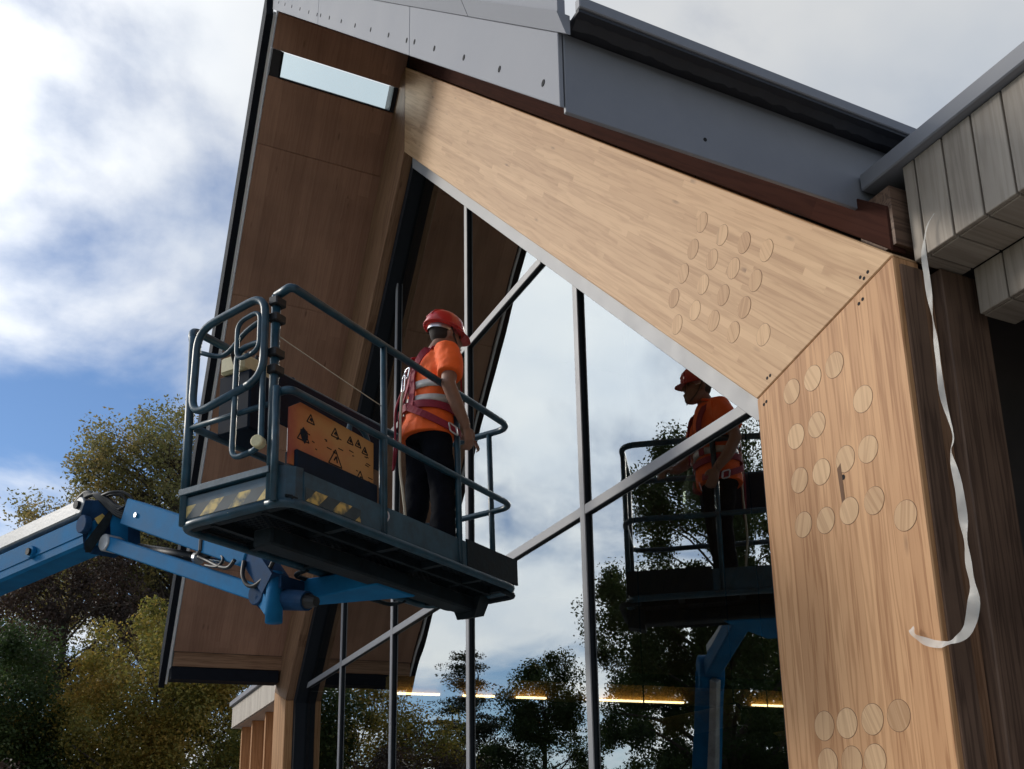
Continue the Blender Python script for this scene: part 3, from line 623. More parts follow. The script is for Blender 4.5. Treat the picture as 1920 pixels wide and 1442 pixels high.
# ================================================================ wing beyond the far column
wl_ = thing('boarded_wing', 'low wing with pale narrow upright boards and timber fins beyond the far column', 'building', (-18, 3.7, 0))
x = -20.4
while x < -15.75:
    MB().box((x + .004, 3.36, 4.05), (x + .106, 3.382, 4.44)).build('board', M['pale_board'], wl_, frame((x, 3.36, 4.05), (0, 0, 1), (1, 0, 0)))
    x += .11
MB().box((-20.45, 3.31, 4.445), (-15.72, 3.7, 4.53)).build('flashing', M['metal_pale'], wl_, bevel=.005)
MB().box((-20.4, 3.39, 4.06), (-15.72, 8, 4.44)).build('roof', M['void'], wl_)
MB().box((-20.4, 3.385, 4.04), (-15.72, 4.0, 4.058)).build('soffit_board', M['pale_board'], wl_, frame((-20, 3.4, 4.04), (1, 0, 0), (0, 1, 0)))
for k, x in enumerate((-20.15, -19.2, -18.05, -16.9)):
    MB().box((x - .05, 3.50, 0.006), (x + .05, 3.85, 4.038)).build('fin', M['glulam'], wl_, frame((x, 3.5, 0), (0, 0, 1), (0, 1, 0)), bevel=.004)
for a, b in ((-20.1, -19.25), (-19.15, -18.10), (-18.0, -16.95), (-16.85, -15.72)):
    MB().box((a, 3.86, 0.006), (b, 3.92, 4.038)).build('wall_panel', M['soffit'], wl_, frame((a, 3.86, 0), (0, 0, 1), (1, 0, 0)))

# ================================================================ strip of film hanging from the wing
pts = [onY(1752, 400, 3.25), onY(1738, 425, 3.24), onY(1732, 470, 3.22), onY(1738, 520, 3.20), onY(1748, 590, 3.18), onY(1757, 660, 3.17), onY(1767, 740, 3.16), onY(1787, 815, 3.15), onY(1783, 850, 3.15), onY(1797, 910, 3.14), onY(1807, 980, 3.14), onY(1815, 1050, 3.14), onY(1826, 1120, 3.14), onY(1815, 1180, 3.13), onY(1785, 1203, 3.12), onY(1757, 1208, 3.12), onY(1720, 1196, 3.12), onY(1708, 1178, 3.13)]
wd = [.004, .014, .022, .03, .026, .026, .024, .008, .02, .034, .036, .042, .05, .045, .022, .03, .035, .03]
P = smooth_path(pts, 6); W2 = np.interp(np.linspace(0, len(wd) - 1, len(P)), range(len(wd)), wd); mb = MB(); vs = []
for i, p in enumerate(P):
    t = (P[min(i + 1, len(P) - 1)] - P[max(i - 1, 0)]).normalized(); a = 0.5 * math.sin(i * .31) + .25 * math.sin(i * .83); s = Vector((0, -1, 0)).cross(t).normalized(); s = (s * math.cos(a) + Vector((0, -1, 0)) * math.sin(a))
    vs += [p - s * W2[i] * .5, p + Vector((0, -.004 * math.sin(i * 1.7), 0)), p + s * W2[i] * .5]
mb.add(vs, [f for i in range(len(P) - 1) for f in ((3 * i, 3 * i + 1, 3 * i + 4, 3 * i + 3), (3 * i + 1, 3 * i + 2, 3 * i + 5, 3 * i + 4))])
tag(mb.build('plastic_strip', M['film'], None, smooth=True), 'twisted translucent plastic strip hanging beside the plugged column', 'plastic strip')

# ================================================================ boom lift
def onD(u, v, t): d = ray(u, v); d = d / np.linalg.norm(d) * t; return Vector((d[0], d[1], d[2] + EYE))
yaw = R(125.3); BA = Vector((math.cos(yaw), math.sin(yaw), -0.004)).normalized(); BB = Vector((-math.sin(yaw), math.cos(yaw), -0.026)); BB = (BB - BA * BB.dot(BA)).normalized(); BN = BA.cross(BB)
BM = Matrix((BA, BB, BN)).transposed().to_4x4(); BM.translation = Vector((-5.25, 1.072, 1.8 + EYE))
BL, BW = 2.30, 0.76
CH = Vector((-13.6, -2.3, 0))
lift = thing('boom_lift', 'blue articulated boom lift with a raised teal work platform', 'boom lift', CH)
def bp(name, mb, m, parent=None, smooth=False, bevel=0.0):
    return mb.build(name, m, parent or lift, BM, smooth=smooth, local=True, bevel=bevel)
TR = 0.021
plat = bp('platform_frame', MB().tube(fillet([(0, 0, 0), (BL, 0, 0), (BL, BW, 0), (0, BW, 0)], .13, 6, True), .026, 10), M['teal'], None, True)
# expanded metal floor
mb = MB()
def grate(mb, x0, x1, y0, y1, pitch, w, z0, z1):
    for sgn in (1, -1):
        k = -(y1 - y0) * 1.8
        while k < (x1 - x0) + (y1 - y0) * 1.8:
            pa = []
            for t in (0.0, 1.0):
                xx = x0 + k + sgn * (t - .5) * (y1 - y0) * 1.8; pa.append((xx, y0 + t * (y1 - y0)))
            (xa, ya), (xb, yb) = pa
            def lim(xa, ya, xb, yb):
                t0, t1 = 0.0, 1.0; d = xb - xa
                for lo, hi in ((x0, x1),):
                    if abs(d) < 1e-9: return None
                    ta, tb = (lo - xa) / d, (hi - xa) / d
                    if ta > tb: ta, tb = tb, ta
                    t0, t1 = max(t0, ta), min(t1, tb)
                return (t0, t1) if t1 - t0 > 1e-3 else None
            r_ = lim(xa, ya, xb, yb)
            if r_:
                p = Vector((xa + (xb - xa) * r_[0], ya + (yb - ya) * r_[0], (z0 + z1) / 2)); q = Vector((xa + (xb - xa) * r_[1], ya + (yb - ya) * r_[1], (z0 + z1) / 2))
                if (q - p).length > .02: mb.beam(p, q, w, z1 - z0)
            k += pitch
grate(mb, .03, BL - .03, .02, BW - .02, .062, .011, .035, .047)
gr = bp('floor_grating', mb, M['teal_dark']); gr['kind'] = 'stuff'
for a in (.06, .52, .98, 1.44, 1.90, 2.24): bp('cross_member', MB().box((a - .022, .0, -.012), (a + .022, BW, .034)), M['teal_dark'], plat)
for b in (.20, .56): bp('floor_bearer', MB().box((.05, b - .015, -.018), (2.25, b + .015, .030)), M['teal_dark'], plat)
bp('centre_beam', MB().box((.22, .30, -.125), (BL - .02, .44, -.020)), M['teal_dark'], plat, bevel=.012)
bp('end_bracket', MB().add([(BL - .10, .24, -.02), (BL + .03, .24, -.02), (BL + .03, .30, -.14), (BL - .10, .30, -.17), (BL - .10, .50, -.02), (BL + .03, .50, -.02), (BL + .03, .44, -.14), (BL - .10, .44, -.17)],
   [(0, 1, 2, 3), (7, 6, 5, 4), (0, 4, 5, 1), (1, 5, 6, 2), (2, 6, 7, 3), (3, 7, 4, 0)]), M['teal_dark'], plat)
bp('bumper', MB().tube(fillet([(1.0, BW - .02, -.015), (1.0, BW + .10, -.03), (2.0, BW + .10, -.03), (2.0, BW - .02, -.015)], .12, 5), .016, 8), M['teal_dark'], plat, True)
bp('bumper', MB().tube(fillet([(BL - .1, .05, -.02), (BL + .055, .05, -.03), (BL + .055, .62, -.03), (BL - .1, .62, -.02)], .06, 5), .022, 8), M['teal_dark'], plat, True)
# toe boards
tb1 = bp('toe_board', MB().box((.12, -.006, .026), (1.66, .004, .19)), M['teal'])
tb1b = bp('toe_board', MB().box((1.66, -.010, .026), (BL, .003, .21)), M['teal_dark'])
crn = [(.12, .0), (.075, .012), (.035, .04), (.010, .08), (.0, .125)]
mb = MB()
for i in range(4):
    (xa, ya), (xb, yb) = crn[i], crn[i + 1]
    mb.add([(xa, ya, .026), (xb, yb, .026), (xb, yb, .21), (xa, ya, .21)], [(0, 1, 2, 3)])
tb2 = bp('toe_board', mb, M['teal'], None, True)
tb3 = bp('toe_board', MB().box((-.004, .125, .026), (.006, BW - .06, .155)), M['teal'])
bp('toe_board', MB().box((BL - .006, .06, .026), (BL + .004, BW - .06, .20)), M['teal_dark'])
bp('toe_board', MB().box((.06, BW - .006, .026), (BL - .06, BW + .004, .19)), M['teal_dark'])
bp('hazard_stripe', MB().box((.13, -.009, .030), (.58, -.0062, .105)), M['hazard'], tb1)
mz = MB().add([(0, 0, 0), (.58, 0, 0), (.58, 0, .075), (0, 0, .075), (0, .003, 0), (.58, .003, 0), (.58, .003, .075), (0, .003, .075)], [(0, 1, 2, 3), (7, 6, 5, 4), (0, 4, 5, 1), (2, 6, 7, 3), (0, 3, 7, 4), (1, 5, 6, 2)])
mz.build('hazard_stripe', M['hazard'], tb3, BM @ Matrix.Translation((-.0075, .70, .03)) @ Matrix.Rotation(-math.pi / 2, 4, 'Z'), local=True)
bp('sill_channel', MB().box((-.03, .10, .165), (.02, BW - .02, .205)), M['teal'], tb3, bevel=.004)
# posts
HT, HM = 1.235, 0.62
def post(a, b, n0=.0, n1=HT, r=TR): return bp('post', MB().tube([(a, b, n0), (a, b, n1)], r, 10), M['teal'], None, True)
post(.005, .115, 0, HT - .02, .025); post(-.03, .06, .0, HM + .02, .020)
post(.80, .0); post(.775, .0, 0, HM, .014); post(1.585, .0); post(BL, .19, .0, HT - .01); post(BL, .60, .0, HT - .01); post(1.60, BW); post(.84, BW); post(.0, BW - .04, .0, HT - .10, .025)
# rails
bp('top_rail', MB().tube(fillet([(.005, .115, HT - .02), (.0, .02, HT), (.02, .0, HT), (BL, 0, HT), (BL, BW, HT - .01), (.02, BW, HT - .03), (.0, BW - .04, HT - .14)], .13, 7), .024, 10), M['teal'], None, True)
bp('mid_rail', MB().tube(fillet([(.0, .10, HM), (.0, .0, HM + .005), (BL, 0, HM), (BL, BW, HM - .01), (.02, BW, HM - .01)], .13, 7), .022, 10), M['teal'], None, True)
bp('end_rail', MB().tube([(.0, BW - .04, HM - .05), (.0, .115, HM - .05)], .016, 8), M['teal'], None, True)
# entry gate: outer loop and inner loops, standing proud of the end
gate = bp('entry_gate', MB().tube(fillet([(-.06, .13, .70), (-.06, .13, 1.20), (-.06, .62, 1.12), (-.06, .64, .60)], .12, 7, True), .022, 10), M['teal'], None, True)
bp('gate_loop', MB().tube(fillet([(-.05, .14, .30), (-.05, .14, .93), (-.05, .33, .92), (-.05, .34, .28)], .07, 6, True), .016, 8), M['teal'], gate, True)
bp('gate_loop', MB().tube(fillet([(-.075, .15, .86), (-.075, .15, 1.10), (-.075, .31, 1.07), (-.075, .31, .84)], .06, 6, True), .013, 8), M['teal'], gate, True)
for n in (1.17, 1.07, .86, .76): bp('hinge', MB().box((-.035, .075, n - .025), (.045, .135, n + .025)), M['rubber'], gate, bevel=.006)
bp('gate_bar', MB().tube(smooth_path([(.0, .66, 1.02), (.02, .5, .97), (-.02, .3, 1.04), (-.03, .14, 1.08)], 5), .014, 8), M['teal'], gate, True)
# controls, plates and boxes
cb = bp('control_box', MB().box((.16, .50, .95), (.46, .68, 1.06)), M['cream'], None, bevel=.015)
bp('control_base', MB().box((.18, .46, .58), (.42, .70, .95)), M['navy'], cb, bevel=.01)
for k in range(4): bp('control_knob', MB().tube([(.20 + .06 * k, .56, 1.06), (.20 + .06 * k, .55, 1.11)], .012, 8), M['rubber'], cb)
bp('lever', MB().tube([(.14, .54, .98), (.08, .50, 1.0), (.07, .48, 1.05)], .012, 8), M['rubber'], cb)
bp('guard_panel', MB().box((.55, BW - .045, .86), (1.72, BW - .030, 1.20)), M['navy'])
wp = bp('warning_plate', MB().add([(.035, .030, .22), (.74, .030, .22), (.74, .030, .575), (.12, .030, .60), (.035, .030, .54), (.035, .038, .22), (.74, .038, .22), (.74, .038, .575), (.12, .038, .60), (.035, .038, .54)],
   [(0, 1, 2, 3, 4), (9, 8, 7, 6, 5), (0, 5, 6, 1), (1, 6, 7, 2), (2, 7, 8, 3), (3, 8, 9, 4), (4, 9, 5, 0)]), M['plate'])
def mark(pts, w=.006):
    m_ = MB()
    for (x0, z0), (x1, z1) in zip(pts[:-1], pts[1:]): m_.beam((x0, .0288, z0), (x1, .0288, z1), .0016, w, up=(0, 0, 1) if abs(x1 - x0) > 1e-4 else (1, 0, 0))
    o = bp('pictogram', m_, M['hole'], wp); o['kind'] = 'stuff'
def tri(x, z, s, bang=True):
    mark([(x - s, z - s * .8), (x, z + s * .9), (x + s, z - s * .8), (x - s, z - s * .8)], .0065)
    if bang: mark([(x - s * .2, z - s * .3), (x + s * .15, z + s * .2), (x + s * .3, z - s * .45)], .009)
for x, z, s in ((.20, .53, .030), (.40, .52, .032), (.53, .52, .026), (.60, .525, .026), (.66, .50, .026), (.405, .37, .055), (.62, .32, .045), (.145, .42, .045)): tri(x, z, s)
for k in range(26):
    x = random.uniform(.14, .71); z = random.uniform(.30, .50); l = random.uniform(.012, .04); mark([(x, z), (x + l, z + random.uniform(-.004, .004))], .005)
bl_ = MB(); ctr = (.15, .0285, .42); ring = [(ctr[0] + (.022 + .012 * random.random()) * math.cos(t), ctr[1], ctr[2] + (.035 + .02 * random.random()) * math.sin(t)) for t in np.linspace(0, 2 * math.pi, 15)[:-1]]
bl_.add(ring, [tuple(range(14))]); bp('paint_blot', bl_, M['navy'], wp)
bp('parts_tray', MB().box((.08, .012, .19), (.76, .10, .315)), M['navy'], None, bevel=.008)
bp('hoop', MB().tube(fillet([(.70, .18, .25), (.70, .18, .76), (.88, .18, .72), (.88, .18, .20)], .09, 6), .017, 8), M['teal'], None, True)
bp('plug_socket', MB().disc((-.04, .15, .33), (-1, -.3, 0), .035, .05, 14), M['cream'], None, bevel=.006)
bp('cord', MB().tube(smooth_path([(.02, .10, .97), (.40, .05, .895), (.80, .01, .83)], 6), .003, 6), M['rope'], None, True)
bp('cable', MB().tube(smooth_path([(.80, .03, .22), (.83, -.01, .14), (.79, .0, .06), (.82, .03, .02)], 6), .007, 6), M['zinc'], None, True)

# boom, links and jib
mount = BM @ Vector((.92, .93, -.17))
def wp_(name, mb, m, par=None, smooth=False, bevel=0.0): return mb.build(name, m, par or lift, None, smooth=smooth, bevel=bevel)
j1, j0 = onD(-2, 1081, 10.0), onD(200, 993, 8.7); bd = (j1 - j0).normalized(); E_ = j0 + bd * 3.6
boom = wp_('boom_section', MB().beam(j0, E_, .22, .245), M['blue'], None, bevel=.02)
bs = Vector((0, 0, 1)).cross(bd).normalized(); bs = bs if bs.dot(-j0) > 0 else -bs; bu = bs.cross(bd).normalized(); bu = bu if bu.z > 0 else -bu
wp_('seam_rib', MB().beam(j0 + bs * .113 + bu * -.03, E_ + bs * .113 + bu * -.03, .008, .016, up=bu), M['blue'], boom)
pb = onD(74, 1036, 9.35); pb = j0 + bd * (pb - j0).dot(bd)
pv = wp_('pivot_boss', MB().disc(pb + bs * .11, bs, .05, .03, 20), M['blue'], boom, bevel=.004); wp_('pivot_pin', MB().disc(pb + bs * .138, bs, .028, .02, 16), M['teal_dark'], pv)
k1, k0 = onD(-2, 1026, 10.0), onD(162, 951, 8.85); ld = (k1 - k0).normalized()
lnk = wp_('levelling_link', MB().beam(k0, k0 + ld * 3.3, .10, .125), M['steel_link'], None, bevel=.012)
wp_('link_eye', MB().disc(k0 + bs * -.06, bs, .068, .12, 20), M['steel_link'], lnk, bevel=.006); wp_('link_pin', MB().disc(k0 + bs * .06, bs, .032, .025, 14), M['teal_dark'], lnk)
# knuckle: two cheek plates with a gap, pins
jc = onD(215, 985, 8.6)
jd = (mount - jc).normalized(); js = Vector((0, 0, 1)).cross(jd).normalized(); js = js if js.dot(-jc) > 0 else -js
M['blue_dark'] = mat('dark_navy_casting', (0.012, 0.045, 0.11), 0.75, 0, .35, 8, spec=.12)  # dark navy is the castings' own colour
def plate(pix, t, off, th, m, par, name):
    ps = [onD(u, v, t) for u, v in pix]; n_ = (ps[1] - ps[0]).cross(ps[2] - ps[0]).normalized(); n_ = n_ if n_.dot(-ps[0]) > 0 else -n_
    a = [p + n_ * off for p in ps]; b = [p - n_ * (th - off) for p in ps]; k = len(a)
    return wp_(name, MB().add(a + b, [tuple(range(k)), tuple(range(2 * k - 1, k - 1, -1))] + [(i, (i + 1) % k, k + (i + 1) % k, k + i) for i in range(k)]), m, par)
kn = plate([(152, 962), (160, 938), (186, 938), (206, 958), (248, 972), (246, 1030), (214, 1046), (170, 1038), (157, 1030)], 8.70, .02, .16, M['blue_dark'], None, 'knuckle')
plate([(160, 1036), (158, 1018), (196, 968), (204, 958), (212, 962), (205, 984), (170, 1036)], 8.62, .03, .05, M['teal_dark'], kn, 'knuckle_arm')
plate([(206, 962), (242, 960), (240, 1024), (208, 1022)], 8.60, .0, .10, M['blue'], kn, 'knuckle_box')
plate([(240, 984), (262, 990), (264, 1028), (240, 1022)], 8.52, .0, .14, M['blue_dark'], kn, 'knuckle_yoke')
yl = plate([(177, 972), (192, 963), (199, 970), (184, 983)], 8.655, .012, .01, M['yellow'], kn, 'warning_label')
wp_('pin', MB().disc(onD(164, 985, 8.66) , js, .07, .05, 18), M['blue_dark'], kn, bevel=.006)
for k, (u, v) in enumerate(((199, 1012), (232, 1015), (218, 1016))): wp_('bolt', MB().disc(onD(u, v, 8.56), js, .018, .02, 10), M['zinc'], kn)
# jib: upper arm, lower arm, cylinder
ju0, ju1 = onD(248, 962, 8.50), onD(478, 1040, 7.15)
ja = wp_('jib_arm', MB().beam(ju0, ju1, .14, .195), M['blue'], None, bevel=.008)
jq = ju0 + (ju1 - ju0) * .12; wp_('arm_pin', MB().disc(jq + js * .07, js, .018, .012, 12), M['zinc'], ja)
jl0, jl1 = onD(208, 1020, 8.55), onD(496, 1116, 7.0)
jb = wp_('jib_arm', MB().beam(jl0, jl1, .10, .105), M['blue'], None, bevel=.008)
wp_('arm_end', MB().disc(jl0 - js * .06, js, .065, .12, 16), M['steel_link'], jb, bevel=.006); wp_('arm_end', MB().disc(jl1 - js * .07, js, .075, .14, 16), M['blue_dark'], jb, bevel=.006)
cy0, cy1 = onD(262, 1028, 8.45), onD(372, 1046, 7.75)
cyl = wp_('hydraulic_cylinder', MB().tube([cy0, cy1], .035, 14), M['rubber'], None, True); wp_('piston_rod', MB().tube([cy1, cy1 + (cy1 - cy0).normalized() * .30], .016, 10), M['zinc'], cyl, True)
wp_('clamp_ring', MB().tube([cy1 - (cy1 - cy0) * .02, cy1 + (cy1 - cy0) * .02], .045, 14), M['zinc'], cyl)
wp_('valve_block', MB().box(onD(385, 1030, 7.6) - Vector((.08, .05, .04)), onD(385, 1030, 7.6) + Vector((.08, .05, .06))), M['rubber'], cyl, bevel=.01)
# rotator and bracket under the platform
ru = BM @ Vector((.92, .93, -.02)); rd = BM @ Vector((.92, .93, -.34))
rot_ = wp_('rotator', MB().tube([rd, ru], .052, 18), M['blue'], None, True)
ax = (mount - jl1).normalized()
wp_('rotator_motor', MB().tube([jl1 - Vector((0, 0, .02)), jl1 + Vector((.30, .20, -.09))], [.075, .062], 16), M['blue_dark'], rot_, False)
wp_('motor_cap', MB().tube([jl1 + Vector((.30, .20, -.09)), jl1 + Vector((.36, .24, -.105))], [.05, .03], 14), M['rubber'], rot_)
wp_('rotator_yoke', MB().beam(jl1 + Vector((0, 0, .0)), rd + Vector((0, 0, .08)), .09, .13), M['blue'], rot_, bevel=.02)
bp('mount_arm', MB().add([(1.10, .90, -.17), (1.26, .90, -.17), (1.26, .90, -.03), (1.10, .90, -.03), (1.20, .36, -.135), (1.60, .36, -.135), (1.60, .36, -.02), (1.20, .36, -.02)],
   [(0, 1, 2, 3), (7, 6, 5, 4), (0, 4, 5, 1), (1, 5, 6, 2), (2, 6, 7, 3), (3, 7, 4, 0)]), M['blue'], rot_, bevel=.008)
bp('mount_link', MB().box((.90, .86, -.13), (1.14, .96, -.05)), M['blue_dark'], rot_)
wp_('arm_tip', MB().beam(ju1, rd + Vector((0, 0, .24)), .12, .15), M['blue_dark'], rot_)
# hoses
def hose(pix, r=.012): return wp_('hose', MB().tube(smooth_path([onD(*q) for q in pix], 7), r, 8), M['rubber'], None, True)
for o in range(5):
    hose([(150 - o * 2, 946 - o, 8.9), (163, 931 - o * 2, 8.8), (185, 927 + o * 2, 8.7), (205, 938 + o * 4, 8.62), (222, 951 + o * 4, 8.55), (252, 958 + o * 5, 8.46)], .016)
hose([(186, 932, 8.7), (205, 924, 8.6), (228, 923, 8.55), (247, 934, 8.5), (250, 956, 8.47)]); hose([(190, 934, 8.72), (212, 928, 8.6), (230, 930, 8.55), (237, 946, 8.52), (222, 956, 8.5)], .010)
hose([(458, 1052, 7.1), (455, 1078, 7.05), (463, 1096, 7.0), (478, 1098, 6.95), (498, 1080, 6.9), (513, 1052, 6.85)], .014); hose([(372, 1044, 7.6), (390, 1052, 7.5), (410, 1062, 7.3), (428, 1064, 7.2), (440, 1050, 7.15)], .013); hose([(400, 1030, 7.5), (418, 1046, 7.3), (408, 1062, 7.3), (385, 1060, 7.5)], .010)
# riser, elbow and carrier standing beyond the frame
wp_('elbow', MB().disc(E_ + Vector((0, 0, -.02)) - bs * .17, bs, .24, .34, 24), M['blue'], None, bevel=.02)
wp_('riser', MB().beam(E_, CH + Vector((0, 0, 1.25)), .26, .34, up=(1, 0, 0.3)), M['blue'], None, bevel=.02)
wp_('riser_link', MB().beam(E_ + Vector((.25, .1, -.15)), CH + Vector((.35, .1, 1.15)), .10, .13, up=(1, 0, .3)), M['steel_link'], None, bevel=.01)
wp_('turntable', MB().box(CH + Vector((-.9, -.6, .72)), CH + Vector((.8, .6, 1.4))), M['blue'], None, bevel=.08)
wp_('chassis', MB().box(CH + Vector((-1.0, -.55, .35)), CH + Vector((1.0, .55, .70))), M['steel_link'], None, bevel=.05)
for sx in (-.85, .85):
    for sy in (-.75, .75):
        w_ = wp_('wheel', MB().tube([CH + Vector((sx, sy - .14, .38)), CH + Vector((sx, sy + .14, .38))], .38, 28), M['rubber'], None, bevel=.03)
        wp_('rim', MB().tube([CH + Vector((sx, sy - .15, .38)), CH + Vector((sx, sy + .15, .38))], .19, 20), M['steel_link'], w_)
wp_('axle', MB().tube([CH + Vector((-.85, -.7, .38)), CH + Vector((-.85, .7, .38))], .06, 10), M['steel_link']); wp_('axle', MB().tube([CH + Vector((.85, -.7, .38)), CH + Vector((.85, .7, .38))], .06, 10), M['steel_link'])

# ================================================================ the worker
feet = BM @ Vector((1.56, .235, .047))
PM = Matrix.Translation(feet) @ Matrix.Rotation(R(10), 4, 'Z') @ Matrix.Scale(1.05, 4)
def pb_(name, mb, m, parent, smooth=True, vox=0.0, sm=4, disp=0.0):
    o = mb.build(name, m, parent, PM, smooth=smooth, local=True)
    if vox:
        r = o.modifiers.new('remesh', 'REMESH'); r.mode = 'VOXEL'; r.voxel_size = vox; r.use_smooth_shade = True
        s_ = o.modifiers.new('smooth', 'SMOOTH'); s_.factor = .5; s_.iterations = sm
        if disp:
            t = bpy.data.textures.get('folds') or bpy.data.textures.new('folds', 'CLOUDS'); t.noise_scale = .085; t.noise_depth = 2
            d = o.modifiers.new('folds', 'DISPLACE'); d.texture = t; d.strength = disp; d.mid_level = .5; d.texture_coords = 'LOCAL'
    return o
def el(cx_, cy_, cz_, rx, ry, n=20, tx=0.0, p=2.0):
    out = []
    for j in range(n):
        a = 2 * math.pi * j / n; ca, sa = math.cos(a), math.sin(a)
        out.append((cx_ + rx * math.copysign(abs(ca) ** (2 / p), ca), cy_ + ry * math.copysign(abs(sa) ** (2 / p), sa), cz_ + tx * sa * ry))
    return out
def limb(mb, pts, rs, n=14): mb.tube(pts, rs, n)
hd = Vector((.0, .125, 1.605))
body = MB()
# head: skull, jaw, nose, ears, neck
rngs = []
for z, rx, ry, yo in ((-.125, .035, .04, .045), (-.105, .055, .065, .03), (-.07, .066, .082, .018), (-.03, .073, .092, .008), (.02, .077, .099, .0), (.07, .075, .097, -.004), (.11, .06, .078, -.006), (.135, .03, .04, -.006)):
    rngs.append(el(hd.x, hd.y + yo - z * .15, hd.z + z, rx, ry, 20))
body.loft(rngs); body.tube([hd + Vector((0, .095, .02)), hd + Vector((0, .118, -.022)), hd + Vector((0, .112, -.035))], [.012, .017, .012], 8)
body.tube([hd + Vector((0, .10, -.062)), hd + Vector((0, .105, -.075))], [.02, .022], 8)
for s in (-1, 1): body.tube([hd + Vector((s * .070, -.005, .02)), hd + Vector((s * .088, -.012, -.005)), hd + Vector((s * .078, -.005, -.035))], [.014, .020, .012], 8)
body.tube([hd + Vector((0, -.03, -.05)), (0, .055, 1.48), (0, .045, 1.40)], [.055, .060, .075], 14)
# trunk and legs under the clothes
body.loft([el(0, .0, .86, .13, .09), el(0, 0, .98, .135, .10), el(0, .015, 1.15, .14, .095), el(0, .03, 1.32, .16, .095), el(0, .045, 1.42, .14, .08), el(0, .05, 1.46, .07, .06)])
for s in (-1, 1): limb(body, [(s * .085, 0, .90), (s * .11, .01 + .03 * s, .48), (s * .12, -.02 + .05 * s, .10)], [.075, .052, .042])
arms = {1: [(.17, .045, 1.395), (.255, .015, 1.26), (.285, -.02, 1.12), (.275, .055, .98), (.245, .135, .875)], -1: [(-.17, .045, 1.395), (-.245, .07, 1.25), (-.265, .09, 1.13), (-.215, .24, 1.02), (-.14, .33, .98)]}
for s, p in arms.items(): limb(body, p, [.062, .056, .047, .043, .030])
def hand(mb, wr, d, up, s):
    d = Vector(d).normalized(); up = Vector(up); sd = d.cross(up).normalized(); up = sd.cross(d).normalized(); w = Vector(wr)
    mb.loft([[w + d * t + sd * (wx * math.cos(2 * math.pi * j / 10)) + up * (.014 * math.sin(2 * math.pi * j / 10)) for j in range(10)] for t, wx in ((-.015, .026), (.03, .036), (.075, .040), (.09, .036))])
    for k, (o, l) in enumerate(((-.030, .062), (-.010, .074), (.011, .070), (.030, .054))):
        b = w + d * .082 + sd * o; mb.tube([b, b + d * l * .5 - up * .012, b + d * l * .8 - up * .034, b + d * l * .75 - up * .055], [.0095, .009, .0085, .007], 7)
    b = w + d * .02 - sd * s * .032; mb.tube([b, b - sd * s * .024 + d * .03 - up * .008, b - sd * s * .026 + d * .062 - up * .016], [.0125, .0105, .008], 7)
hand(body, arms[1][-1], (-.12, .32, -.94), (.9, .1, 0), 1); hand(body, arms[-1][-1], (.45, .8, -.35), (0, 0, 1), -1)
per = pb_('person', body, M['skin'], None, True, .0075, 3)
per['label'] = 'worker in red helmet and orange shirt standing on the raised platform facing the glass'; per['category'] = 'person'
# eyes
for s in (-1, 1): pb_('eye', MB().disc(hd + Vector((s * .032, .090, .012)), (s * .25, 1, 0), .011, .006, 12), M['hair'], per)
pb_('eyebrows', MB().tube([hd + Vector((-.05, .088, .034)), hd + Vector((0, .102, .032)), hd + Vector((.05, .088, .034))], .006, 6), M['hair'], per)
hr = MB(); hr.loft([el(hd.x, hd.y - .028 - z * .1, hd.z + z, rx, ry, 18) for z, rx, ry in ((-.055, .05, .06), (-.02, .072, .078), (.03, .081, .086), (.06, .082, .09))]); pb_('hair', hr, M['hair'], per, True, .009, 3)
# shirt
sh = MB(); sh.loft([el(0, -.005, .835, .198, .170, 24), el(0, .0, .90, .198, .168, 24), el(0, .008, .97, .190, .160, 24), el(0, .012, 1.06, .182, .150, 24), el(0, .02, 1.16, .182, .136, 24), el(0, .028, 1.27, .196, .138, 24), el(0, .038, 1.36, .196, .126, 24), el(0, .048, 1.43, .150, .104, 24), el(0, .055, 1.478, .082, .076, 24)])
for s in (1, -1):
    p = arms[s]; limb(sh, [Vector((s * .13, .042, 1.40)), Vector(p[0]), Vector(p[1]), Vector(p[1]) + (Vector(p[2]) - Vector(p[1])) * .55], [.088, .088, .082, .084])
shirt = pb_('shirt', sh, M['orange'], per, True, .010, 5, .018)
def band(mb, rings_in, th):
    """closed belt: inner rings lofted outward"""
    lo, hi = rings_in; n = len(lo); out = lambda r: r
    mb.loft([lo, hi], False)
    return mb
def belt(name, z0, z1, rx, ry, yo, m, par, tilt=0.0):
    lo, hi = el(0, yo, z0, rx, ry, 32, tilt), el(0, yo + .002, z1, rx, ry, 32, tilt); li, hi2 = el(0, yo, z0, rx - .012, ry - .012, 32, tilt), el(0, yo + .002, z1, rx - .012, ry - .012, 32, tilt)
    return pb_(name, MB().loft([li, lo, hi, hi2, li], False), m, par)
belt('reflective_band', 1.145, 1.195, .192, .150, .020, M['tape'], shirt); belt('reflective_band', 1.035, 1.085, .194, .163, .012, M['tape'], shirt)
pb_('collar', MB().tube([Vector(q) for q in el(0, .055, 1.482, .070, .066, 20, .35)] + [Vector(el(0, .055, 1.482, .070, .066, 20, .35)[0])], .010, 8), M['orange'], shirt)
